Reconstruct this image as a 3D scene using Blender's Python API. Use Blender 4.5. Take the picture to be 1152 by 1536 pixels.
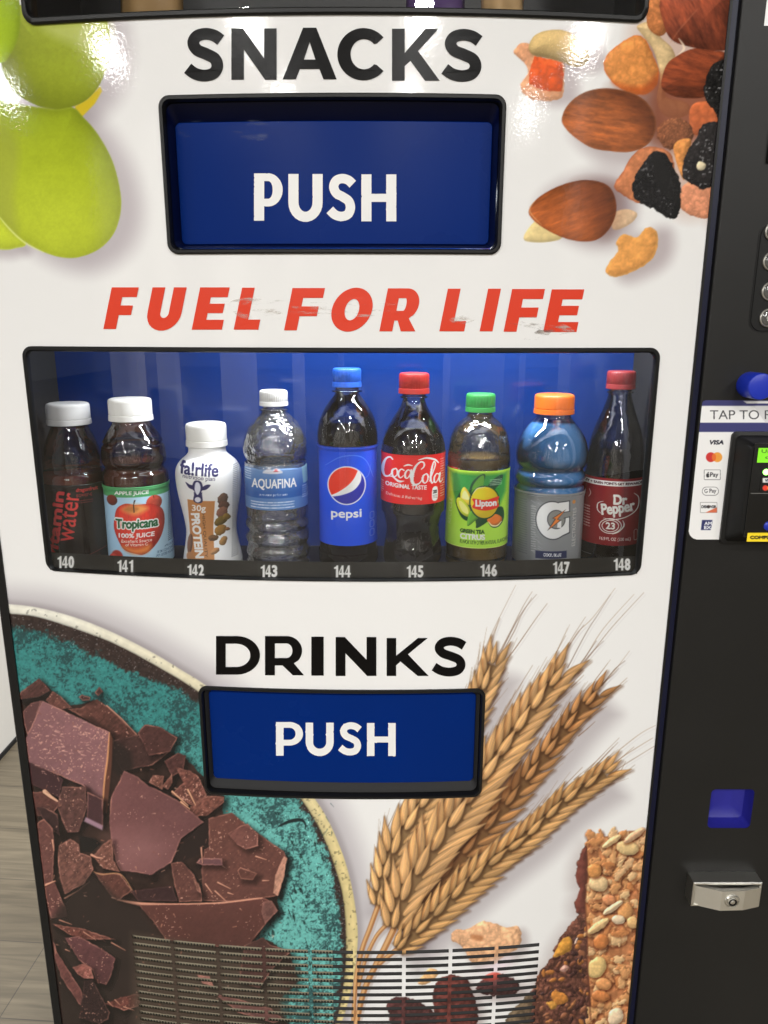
import bpy, bmesh, math, random, os
import numpy as np
from mathutils import Vector, Matrix

for _o in list(bpy.data.objects):
    bpy.data.objects.remove(_o)
SC = bpy.context.scene
COL = SC.collection

# ------------------------------------------------------------------ camera
H = 1.30                      # camera height above the floor
CAM = np.array([0.0165, -0.82, H])
FPX, PITCH, ROLL, YAW = 1118.4, math.radians(14.063), math.radians(0.124), math.radians(0.115)
CURVE = 0.2532                # the printed front bows outwards: y = CURVE * x^2

def _axes():
    p, r, y = PITCH, ROLL, YAW
    f = np.array([math.sin(y) * math.cos(p), math.cos(y) * math.cos(p), -math.sin(p)])
    R = np.array([math.cos(y), -math.sin(y), 0.0])
    U = np.cross(R, f)
    return R * math.cos(r) + U * math.sin(r), -R * math.sin(r) + U * math.cos(r), f
AR, AU, AF = _axes()
cam_data = bpy.data.cameras.new('camera')
cam = bpy.data.objects.new('camera', cam_data)
COL.objects.link(cam)
cam_data.sensor_fit = 'VERTICAL'
cam_data.sensor_height = 36.0
cam_data.sensor_width = 27.0
cam_data.lens = 36.0 * FPX / 1536.0
cam_data.clip_start = 0.05
cam_data.clip_end = 100.0
M = Matrix(((AR[0], AU[0], -AF[0], CAM[0]), (AR[1], AU[1], -AF[1], CAM[1]), (AR[2], AU[2], -AF[2], CAM[2]), (0, 0, 0, 1)))
cam.matrix_world = M
SC.camera = cam
SC.render.resolution_x, SC.render.resolution_y = 768, 1024

# ------------------------------------------------------------------ world and lamps
world = bpy.data.worlds.new('World')
SC.world = world
world.use_nodes = True
bg = world.node_tree.nodes['Background']
bg.inputs[0].default_value = (1.0, 0.98, 0.95, 1)
bg.inputs[1].default_value = 0.22
LAMP_POWER = 158.0
SC.view_settings.view_transform = 'Standard'
SC.view_settings.look = 'None'
SC.view_settings.exposure = 0.0
SC.view_settings.gamma = 1.0
SC.view_settings.use_curve_mapping = False
SC.cycles.max_bounces = 10
SC.cycles.transparent_max_bounces = 24
SC.cycles.transmission_bounces = 8
SC.cycles.caustics_reflective = False
SC.cycles.caustics_refractive = False
SC.cycles.use_denoising = True
SC.cycles.sample_clamp_indirect = 6.0
CEIL = 4.6

def area_lamp(x, y, sx, sy, power, z=None, col=(1.0, 0.982, 0.950)):
    d = bpy.data.lights.new('ceiling_lamp', 'AREA')
    d.shape = 'RECTANGLE'
    d.size, d.size_y = sx, sy
    d.energy = power
    d.color = col
    o = bpy.data.objects.new('ceiling_lamp', d)
    o.location = (x, y, CEIL - 0.05 if z is None else z)
    COL.objects.link(o)
    return o
for lx in (-9.1, -5.7, -2.5, 0.9, 4.3):
    for ly in (1.4, -5.1, -8.3, -11.5, -14.7, -18.0):  # first row, behind the machine, is added to brighten floor and wall
        if lx < -5 and ly < -9:
            continue
        area_lamp(lx, ly, 0.34, 0.85, LAMP_POWER)
for lx in (0.9, 4.3):
    area_lamp(lx, 4.4, 0.34, 0.85, LAMP_POWER)  # unseen extra pair, added to brighten the wall beside the machine

# ------------------------------------------------------------------ mapping helpers
def project(P):
    """points (n,3) -> photo pixels"""
    q = np.asarray(P, float) - CAM
    z = q @ AF
    return 576 + FPX * (q @ AR) / z, 768 - FPX * (q @ AU) / z

def ray(px, py):
    return AF + AR * ((px - 576) / FPX) + AU * ((768 - py) / FPX)

def on_front(px, py, off=0.0):
    """where the line of sight through a photo pixel meets the bowed front pushed out by off"""
    d = ray(px, py)
    a = CURVE * d[0] ** 2
    b = 2 * CURVE * CAM[0] * d[0] - d[1]
    c = CURVE * CAM[0] ** 2 - off - CAM[1]
    t = 2 * c / (-b + math.sqrt(b * b - 4 * a * c))
    return CAM + t * d

def on_plane(px, py, y):
    d = ray(px, py)
    return CAM + d * ((y - CAM[1]) / d[1])

def front(u, v, off=0.0):
    """a point of the bowed front: u across, v height above the floor, off towards the viewer"""
    return (u, CURVE * u * u - off, v)

# ------------------------------------------------------------------ objects
def tag(o, label=None, cat=None, group=None, kind=None):
    if label: o['label'] = label
    if cat: o['category'] = cat
    if group: o['group'] = group
    if kind: o['kind'] = kind
    return o

def empty(name, loc=(0, 0, 0)):
    o = bpy.data.objects.new(name, None)
    o.location = loc
    o.empty_display_size = 0.05
    COL.objects.link(o)
    return o

def link(name, me, mat=None, parent=None, smooth=False):
    o = bpy.data.objects.new(name, me)
    COL.objects.link(o)
    if mat is not None:
        for m_ in (mat if isinstance(mat, (list, tuple)) else [mat]):
            me.materials.append(m_)
    if smooth:
        me.polygons.foreach_set('use_smooth', [True] * len(me.polygons))
    if parent is not None:
        o.parent = parent
        o.matrix_parent_inverse = Matrix.Translation(parent_world(parent)).inverted()
    return o

def parent_world(p):
    return p.location.copy() if p.type == 'EMPTY' else Vector((0, 0, 0))

def mesh(name, verts, faces, mat=None, parent=None, smooth=False):
    me = bpy.data.meshes.new(name)
    me.from_pydata([tuple(v) for v in verts], [], [tuple(f) for f in faces])
    me.update()
    return link(name, me, mat, parent, smooth)

def bm_obj(name, bm, mat=None, parent=None, smooth=False):
    me = bpy.data.meshes.new(name)
    bmesh.ops.recalc_face_normals(bm, faces=bm.faces)
    bm.to_mesh(me)
    bm.free()
    return link(name, me, mat, parent, smooth)

def add_box(bm, x0, x1, y0, y1, z0, z1, bevel=0.0, seg=2):
    r = bmesh.ops.create_cube(bm, size=1.0)
    vs = r['verts']
    for v in vs:
        v.co = Vector(((x0 + x1) / 2 + v.co.x * (x1 - x0), (y0 + y1) / 2 + v.co.y * (y1 - y0), (z0 + z1) / 2 + v.co.z * (z1 - z0)))
    if bevel > 0:
        es = {e for v in vs for e in v.link_edges}
        bmesh.ops.bevel(bm, geom=list(es), offset=bevel, segments=seg, affect='EDGES', profile=0.5)

def box_obj(name, x0, x1, y0, y1, z0, z1, mat, parent=None, bevel=0.0, smooth=False):
    bm = bmesh.new()
    add_box(bm, x0, x1, y0, y1, z0, z1, bevel)
    return bm_obj(name, bm, mat, parent, smooth)

# ------------------------------------------------------------------ materials
def s2l(c):
    c = np.asarray(c, float) / 255.0
    return np.where(c <= 0.04045, c / 12.92, ((c + 0.055) / 1.055) ** 2.4)

def hexc(h):
    h = h.lstrip('#')
    return tuple(s2l([int(h[i:i + 2], 16) for i in (0, 2, 4)])) + (1.0,)

def new_mat(name):
    m = bpy.data.materials.new(name)
    m.use_nodes = True
    nt = m.node_tree
    return m, nt, nt.nodes, nt.links, nt.nodes['Principled BSDF']

def pmat(name, col, rough=0.5, metal=0.0, spec=0.5, coat=0.0, bump=None, var=0.0, varscale=30.0, trans=0.0, ior=1.45, emit=None):
    m, nt, N, L, b = new_mat(name)
    c = hexc(col) if isinstance(col, str) else tuple(col) + ((1.0,) if len(col) == 3 else ())
    b.inputs['Base Color'].default_value = c
    b.inputs['Roughness'].default_value = rough
    b.inputs['Metallic'].default_value = metal
    b.inputs['Specular IOR Level'].default_value = spec
    b.inputs['Coat Weight'].default_value = coat
    b.inputs['Coat Roughness'].default_value = 0.08
    b.inputs['Transmission Weight'].default_value = trans
    b.inputs['IOR'].default_value = ior
    if emit:
        b.inputs['Emission Color'].default_value = c
        b.inputs['Emission Strength'].default_value = emit
    tc = N.new('ShaderNodeTexCoord')
    if var > 0:
        n = N.new('ShaderNodeTexNoise'); n.inputs['Scale'].default_value = varscale; n.inputs['Detail'].default_value = 5
        L.new(tc.outputs['Object'], n.inputs['Vector'])
        mx = N.new('ShaderNodeMix'); mx.data_type = 'RGBA'
        mx.inputs['A'].default_value = tuple(x * (1 - var) for x in c[:3]) + (1,)
        mx.inputs['B'].default_value = tuple(min(1, x * (1 + var)) for x in c[:3]) + (1,)
        L.new(n.outputs['Fac'], mx.inputs['Factor'])
        L.new(mx.outputs['Result'], b.inputs['Base Color'])
        r = N.new('ShaderNodeMapRange'); r.inputs['To Min'].default_value = max(0, rough - 0.08); r.inputs['To Max'].default_value = min(1, rough + 0.08)
        L.new(n.outputs['Fac'], r.inputs['Value']); L.new(r.outputs['Result'], b.inputs['Roughness'])
    if bump:
        n2 = N.new('ShaderNodeTexNoise'); n2.inputs['Scale'].default_value = bump[0]; n2.inputs['Detail'].default_value = 3
        L.new(tc.outputs['Object'], n2.inputs['Vector'])
        bp = N.new('ShaderNodeBump'); bp.inputs['Strength'].default_value = bump[1]; bp.inputs['Distance'].default_value = bump[2] if len(bump) > 2 else 0.001
        L.new(n2.outputs['Fac'], bp.inputs['Height'])
        L.new(bp.outputs['Normal'], b.inputs['Normal'])
    return m

def paint_mat(name, rough=0.35, spec=0.5, coat=0.0, bump=None, metal=0.0):
    """print: colour from the mesh's own colour attribute"""
    m = pmat(name, (0.8, 0.8, 0.8), rough, metal, spec, coat, bump)
    N, L = m.node_tree.nodes, m.node_tree.links
    a = N.new('ShaderNodeAttribute'); a.attribute_name = 'Col'
    L.new(a.outputs['Color'], N['Principled BSDF'].inputs['Base Color'])
    return m

def clear_mat(name, tint=(1, 1, 1), ior=1.5, rough=0.02, boost=1.0, bump=None, haze=0.0):
    """thin clear plastic or glass: lets light through, mirrors at glancing angles"""
    m, nt, N, L, b = new_mat(name)
    N.remove(b)
    out = N['Material Output']
    t = N.new('ShaderNodeBsdfTransparent'); t.inputs[0].default_value = tuple(tint) + (1,)
    g = N.new('ShaderNodeBsdfGlossy'); g.inputs['Roughness'].default_value = rough
    f = N.new('ShaderNodeFresnel'); f.inputs['IOR'].default_value = ior
    k = N.new('ShaderNodeMath'); k.operation = 'MULTIPLY'; k.inputs[1].default_value = boost; k.use_clamp = True
    mx = N.new('ShaderNodeMixShader')
    L.new(f.outputs[0], k.inputs[0]); L.new(k.outputs[0], mx.inputs[0]); L.new(t.outputs[0], mx.inputs[1]); L.new(g.outputs[0], mx.inputs[2])
    if haze:
        df = N.new('ShaderNodeBsdfDiffuse'); df.inputs[0].default_value = (.62, .61, .58, 1)
        hz = N.new('ShaderNodeMixShader'); hz.inputs[0].default_value = haze
        L.new(t.outputs[0], hz.inputs[1]); L.new(df.outputs[0], hz.inputs[2]); L.new(hz.outputs[0], mx.inputs[1])
    L.new(mx.outputs[0], out.inputs[0])
    if bump:
        tc = N.new('ShaderNodeTexCoord')
        n2 = N.new('ShaderNodeTexNoise'); n2.inputs['Scale'].default_value = bump[0]; n2.inputs['Detail'].default_value = 2
        L.new(tc.outputs['Object'], n2.inputs['Vector'])
        bp = N.new('ShaderNodeBump'); bp.inputs['Strength'].default_value = bump[1]; bp.inputs['Distance'].default_value = bump[2]
        L.new(n2.outputs['Fac'], bp.inputs['Height'])
        L.new(bp.outputs['Normal'], g.inputs['Normal']); L.new(bp.outputs['Normal'], f.inputs['Normal'])
    return m

MAT = {}
MAT['black_plastic'] = pmat('black_plastic', (0.007, 0.007, 0.007), 0.38, spec=.32, bump=(900, 0.15, 0.0003))
MAT['black_metal'] = pmat('black_metal', (0.0105, 0.0102, 0.0096), 0.42, spec=.35, var=0.18, varscale=9, bump=(1500, 0.35, 0.0003))
MAT['black_matt'] = pmat('black_matt', (0.008, 0.008, 0.009), 0.7)
MAT['navy'] = pmat('navy', (0.002, 0.004, 0.028), 0.30, spec=.35)
MAT['blue_flap'] = pmat('blue_flap', (0.0, 0.018, 0.150), 0.26, spec=.10, var=0.12, varscale=6, bump=(60, 0.08, 0.0006))
MAT['blue_back'] = pmat('blue_back', (0.003, 0.026, 0.155), 0.12)
MAT['blue_knob'] = pmat('blue_knob', (0.010, 0.030, 0.42), 0.30)
MAT['blue_cup'] = pmat('blue_cup', (0.020, 0.020, 0.25), 0.4)
MAT['chrome'] = pmat('chrome', (0.72, 0.71, 0.67), 0.30, metal=1.0, bump=(350, 0.08, 0.0003))
MAT['steel'] = pmat('steel', (0.74, 0.72, 0.66), 0.46, metal=1.0, bump=(500, 0.1, 0.0003))
MAT['red_print'] = pmat('red_print', '#d63511', 0.36, bump=(420, 0.10, 0.0004))
MAT['black_print'] = pmat('black_print', (0.0035, 0.003, 0.003), 0.22, spec=.14, bump=(420, 0.16, 0.0004))
MAT['white_print'] = pmat('white_print', (0.80, 0.80, 0.78), 0.4)
MAT['window_glass'] = clear_mat('window_glass', (0.97, 0.975, 0.975), 1.5, 0.0, 1.35)
# ------------------------------------------------------------------ painter for the printed artwork
WHITE_TOP, WHITE_LOW = np.array([228., 223., 215.]), np.array([210., 203., 196.])

def _hash(ix, iy, seed):
    h = (ix.astype(np.int64) * 374761393 + iy.astype(np.int64) * 668265263 + int(seed) * 974711).astype(np.uint64) & np.uint64(0xffffffff)
    h = ((h ^ (h >> np.uint64(13))) * np.uint64(1274126177)) & np.uint64(0xffffffff)
    h = ((h ^ (h >> np.uint64(16))) * np.uint64(2246822519)) & np.uint64(0xffffffff)
    return ((h ^ (h >> np.uint64(15))) & np.uint64(0xffff)).astype(np.float32) / 65535.0

def vn(x, y, seed=0):
    ix, iy = np.floor(x), np.floor(y)
    fx, fy = x - ix, y - iy
    fx, fy = fx * fx * (3 - 2 * fx), fy * fy * (3 - 2 * fy)
    a, b = _hash(ix, iy, seed), _hash(ix + 1, iy, seed)
    c, d = _hash(ix, iy + 1, seed), _hash(ix + 1, iy + 1, seed)
    return ((a * (1 - fx) + b * fx) * (1 - fy) + (c * (1 - fx) + d * fx) * fy) * 2 - 1

def fbm(x, y, seed=0, octv=4, gain=0.5):
    s, a, t = 0, 1.0, 0
    for i in range(octv):
        s = s + a * vn(x, y, seed + i * 17); t += a
        x, y, a = x * 2.03, y * 2.03, a * gain
    return s / t

def spline(pts, n=8, closed=True):
    p = np.asarray(pts, float)
    out = []
    m = len(p)
    rng = range(m) if closed else range(m - 1)
    for i in rng:
        if closed:
            a, b, c, d = p[(i - 1) % m], p[i], p[(i + 1) % m], p[(i + 2) % m]
        else:
            a, b, c, d = p[max(i - 1, 0)], p[i], p[i + 1], p[min(i + 2, m - 1)]
        for k in range(n):
            t = k / n
            out.append(0.5 * (2 * b + (c - a) * t + (2 * a - 5 * b + 4 * c - d) * t * t + (3 * b - a - 3 * c + d) * t ** 3))
    if not closed:
        out.append(p[-1])
    return np.array(out)

def ell(cx, cy, rx, ry, ang=0, n=28):
    t = np.linspace(0, 2 * math.pi, n, endpoint=False)
    c, s = math.cos(math.radians(ang)), math.sin(math.radians(ang))
    x, y = rx * np.cos(t), ry * np.sin(t)
    return np.stack([cx + x * c - y * s, cy + x * s + y * c], 1)

def sstep(a, b, x):
    t = np.clip((x - a) / (b - a), 0, 1)
    return t * t * (3 - 2 * t)

class Painter:
    def __init__(self, x0, y0, x1, y1, scale=1.0, base=(255, 255, 255)):
        self.x0, self.y0, self.s = x0, y0, scale
        self.W, self.Hh = int(math.ceil((x1 - x0) * scale)), int(math.ceil((y1 - y0) * scale))
        self.a = np.empty((self.Hh, self.W, 3), np.float32)
        self.a[:] = np.asarray(base, np.float32)

    def win(self, bx0, by0, bx1, by1):
        s = self.s
        i0, i1 = max(0, int((bx0 - self.x0) * s)), min(self.W, int((bx1 - self.x0) * s) + 2)
        j0, j1 = max(0, int((by0 - self.y0) * s)), min(self.Hh, int((by1 - self.y0) * s) + 2)
        if i1 <= i0 or j1 <= j0:
            return None
        X, Y = np.meshgrid((np.arange(i0, i1) + 0.5) / s + self.x0, (np.arange(j0, j1) + 0.5) / s + self.y0)
        return self.a[j0:j1, i0:i1], X.astype(np.float32), Y.astype(np.float32)

    def sd(self, pts, X, Y):
        """signed distance, positive inside"""
        p = np.asarray(pts, np.float32)
        best = np.full(X.shape, 1e9, np.float32)
        ins = np.zeros(X.shape, bool)
        q = np.roll(p, -1, 0)
        for (ax, ay), (bx, by) in zip(p, q):
            ex, ey = bx - ax, by - ay
            l2 = ex * ex + ey * ey
            if l2 < 1e-9:
                continue
            t = np.clip(((X - ax) * ex + (Y - ay) * ey) / l2, 0, 1)
            dx, dy = X - ax - t * ex, Y - ay - t * ey
            np.minimum(best, dx * dx + dy * dy, out=best)
            if ay != by:
                ins ^= ((ay > Y) != (by > Y)) & (X < ex * (Y - ay) / ey + ax)
        d = np.sqrt(best)
        return np.where(ins, d, -d)

    def region(self, pts, pad=2.0):
        p = np.asarray(pts)
        return self.win(p[:, 0].min() - pad, p[:, 1].min() - pad, p[:, 0].max() + pad, p[:, 1].max() + pad)

    def blend(self, A, al, col):
        al = al[..., None]
        A[:] = A * (1 - al) + np.clip(col, 0, 255) * al

    def shadow(self, pts, dx, dy, blur, strength, col=(150, 138, 150)):
        p = np.asarray(pts, float) + (dx, dy)
        r = self.region(p, blur * 1.1)
        if r is None: return
        A, X, Y = r
        d = self.sd(p, X, Y)
        al = sstep(-blur, blur * 0.6, d) * strength
        A *= (1 - al[..., None] * (1 - np.asarray(col, np.float32) / 255.0))

    def fill(self, pts, col, soft=0.5, op=1.0):
        r = self.region(pts, soft + 1)
        if r is None: return
        A, X, Y = r
        d = self.sd(pts, X, Y)
        k = max(soft, 0.5 / self.s)
        self.blend(A, np.clip(d / (2 * k) + 0.5, 0, 1) * op, np.asarray(col, np.float32))

    def blob(self, pts, col, R=12, amb=0.72, dif=0.42, light=(-0.55, -0.6, 0.6), tex=None, spec=0, rim=None, edge=0.0, seed=1, op=1.0):
        """a rounded thing: height from the outline, lit softly, with a texture callback(X, Y, d) -> multiplier or rgb"""
        r = self.region(pts, 3)
        if r is None: return
        A, X, Y = r
        d = self.sd(pts, X, Y)
        if edge:
            d = d + edge * fbm(X / 5, Y / 5, seed + 3, 2)
        t = np.clip(d / R, 0, 1)
        z = np.sqrt(np.clip(1 - (1 - t) ** 2, 0, 1)) * R * 0.8
        gy, gx = np.gradient(z, 1.0 / self.s)
        nz = 1 / np.sqrt(gx * gx + gy * gy + 1)
        l = np.asarray(light, float); l = l / np.linalg.norm(l)
        sh = np.clip((-gx * l[0] - gy * l[1] + l[2]) * nz, 0, 1)
        c = np.asarray(col, np.float32)[None, None] * (amb + dif * sh)[..., None]
        if tex is not None:
            m = tex(X, Y, d)
            c = c * (m[..., None] if m.ndim == 2 else m)
        if rim is not None:
            k = sstep(4, 0, d)[..., None]
            c = c * (1 - k * rim[0]) + np.asarray(rim[1], np.float32) * k * rim[0]
        if spec:
            c = c + (np.clip(sh, 0, 1) ** 24)[..., None] * spec
        self.blend(A, np.clip(d * self.s + 0.5, 0, 1) * op, c)

    def line(self, pts, w0, w1, col, op=1.0):
        p = np.asarray(pts, float)
        pad = max(w0, w1) + 1.5
        r = self.region(p, pad)
        if r is None: return
        A, X, Y = r
        best = np.full(X.shape, 1e9, np.float32)
        n = len(p) - 1
        ws = [w0 + (w1 - w0) * i / n for i in range(n + 1)] if not isinstance(w0, (list, tuple)) else list(w0)
        for i in range(n):
            (ax, ay), (bx, by) = p[i], p[i + 1]
            ex, ey = bx - ax, by - ay
            t = np.clip(((X - ax) * ex + (Y - ay) * ey) / max(ex * ex + ey * ey, 1e-9), 0, 1)
            d = np.hypot(X - ax - t * ex, Y - ay - t * ey) - (ws[i] + (ws[i + 1] - ws[i]) * t) / 2
            np.minimum(best, d, out=best)
        k = 1.0 * self.s
        self.blend(A, np.clip(0.5 - best * k, 0, 1) * op, np.asarray(col, np.float32))

    def brush(self, pts, ws, col, op=1.0, n=8):
        """a smooth stroke of changing width"""
        q = spline(np.c_[np.asarray(pts, float), np.asarray(ws, float)], n, closed=False)
        p = q[:, :2]
        pad = q[:, 2].max() + 2
        r = self.region(p, pad)
        if r is None: return
        A, X, Y = r
        best = np.full(X.shape, 1e9, np.float32)
        for i in range(len(p) - 1):
            ax, ay, wa = q[i]; bx, by, wb = q[i + 1]
            ex, ey = bx - ax, by - ay
            t = np.clip(((X - ax) * ex + (Y - ay) * ey) / max(ex * ex + ey * ey, 1e-9), 0, 1)
            np.minimum(best, np.hypot(X - ax - t * ex, Y - ay - t * ey) - (wa + (wb - wa) * t) / 2, out=best)
        self.blend(A, np.clip(0.5 - best * self.s, 0, 1) * op, np.asarray(col, np.float32))

    def text(self, body, box, col, bold=0.0, slant=0.0, ang=0.0, op=1.0):
        V, F = text_tris(body)
        V = fit_text(V, (box[0] + bold, box[1] + bold, box[2] - bold, box[3] - bold), slant, ang)
        ss = 3
        x0, y0 = V.min(0) - 1 - bold; x1, y1 = V.max(0) + 1 + bold
        r = self.win(x0, y0, x1, y1)
        if r is None: return
        A = r[0]
        gx0, gy0 = r[1][0, 0] - 0.5 / self.s, r[2][0, 0] - 0.5 / self.s
        hh, ww = A.shape[0] * ss, A.shape[1] * ss
        m = np.zeros((hh, ww), bool)
        q = (V - (gx0, gy0)) * self.s * ss
        for f in F:
            a, b, c = q[f[0]], q[f[1]], q[f[2]]
            i0, i1 = max(0, int(min(a[0], b[0], c[0]))), min(ww, int(max(a[0], b[0], c[0])) + 2)
            j0, j1 = max(0, int(min(a[1], b[1], c[1]))), min(hh, int(max(a[1], b[1], c[1])) + 2)
            if i1 <= i0 or j1 <= j0: continue
            X = np.arange(i0, i1)[None, :] + 0.5; Y = np.arange(j0, j1)[:, None] + 0.5
            e0 = (b[0] - a[0]) * (Y - a[1]) - (b[1] - a[1]) * (X - a[0])
            e1 = (c[0] - b[0]) * (Y - b[1]) - (c[1] - b[1]) * (X - b[0])
            e2 = (a[0] - c[0]) * (Y - c[1]) - (a[1] - c[1]) * (X - c[0])
            m[j0:j1, i0:i1] |= ((e0 >= 0) & (e1 >= 0) & (e2 >= 0)) | ((e0 <= 0) & (e1 <= 0) & (e2 <= 0))
        kb = bold * self.s * ss
        if kb >= 0.7:
            m0 = m.copy(); R_ = int(kb + .5)
            for dj in range(-R_, R_ + 1):
                for di in range(-R_, R_ + 1):
                    if 0 < di * di + dj * dj <= kb * kb + .3:
                        j0, j1, i0, i1 = max(0, dj), hh + min(0, dj), max(0, di), ww + min(0, di)
                        m[j0:j1, i0:i1] |= m0[j0 - dj:j1 - dj, i0 - di:i1 - di]
        al = m.reshape(A.shape[0], ss, A.shape[1], ss).mean((1, 3)).astype(np.float32) * op
        self.blend(A, al, np.asarray(col, np.float32))

    def sample(self, px, py):
        x = np.clip((np.asarray(px) - self.x0) * self.s - 0.5, 0, self.W - 1.001)
        y = np.clip((np.asarray(py) - self.y0) * self.s - 0.5, 0, self.Hh - 1.001)
        i, j = x.astype(int), y.astype(int)
        fx, fy = (x - i)[..., None], (y - j)[..., None]
        A = self.a
        return (A[j, i] * (1 - fx) + A[j, i + 1] * fx) * (1 - fy) + (A[j + 1, i] * (1 - fx) + A[j + 1, i + 1] * fx) * fy

# ------------------------------------------------------------------ lettering
_TXT = {}
def text_tris(body):
    key = body
    if key in _TXT: return _TXT[key]
    cu = bpy.data.curves.new('t', 'FONT')
    cu.body = body
    cu.resolution_u = 5
    o = bpy.data.objects.new('t', cu)
    COL.objects.link(o)
    bpy.context.view_layer.update()
    me = bpy.data.meshes.new_from_object(o.evaluated_get(bpy.context.evaluated_depsgraph_get()))
    me.calc_loop_triangles()
    V = np.array([v.co[:2] for v in me.vertices], float)
    F = [tuple(t.vertices) for t in me.loop_triangles]
    bpy.data.objects.remove(o); bpy.data.meshes.remove(me); bpy.data.curves.remove(cu)
    V[:, 1] *= -1
    _TXT[key] = (V, F)
    return V, F

def fit_text(V, box, slant=0.0, ang=0.0):
    x0, y0, x1, y1 = box
    V = V.copy()
    V[:, 0] += -slant * V[:, 1]
    mn, mx = V.min(0), V.max(0)
    V = (V - mn) / np.maximum(mx - mn, 1e-9)
    w, h = x1 - x0, y1 - y0
    V = (V - 0.5) * (w, h)
    if ang:
        c, s = math.cos(math.radians(ang)), math.sin(math.radians(ang))
        V = np.c_[V[:, 0] * c - V[:, 1] * s, V[:, 0] * s + V[:, 1] * c]
    return V + ((x0 + x1) / 2, (y0 + y1) / 2)

def stroke_loop(pts, w, n=10):
    """outline of a stroke of constant width with straight ends"""
    c = spline(pts, n, closed=False)
    t = np.gradient(c, axis=0)
    t /= np.linalg.norm(t, axis=1)[:, None]
    nn = np.c_[-t[:, 1], t[:, 0]] * (w / 2 if np.isscalar(w) else np.interp(np.linspace(0, 1, len(c)), np.linspace(0, 1, len(w)), w)[:, None] / 2)
    return np.r_[c + nn, (c - nn)[::-1]]

def arc(cx, cy, rx, ry, a0, a1, n=18):
    t = np.radians(np.linspace(a0, a1, n))
    return np.c_[cx + rx * np.cos(t), cy + ry * np.sin(t)]

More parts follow.
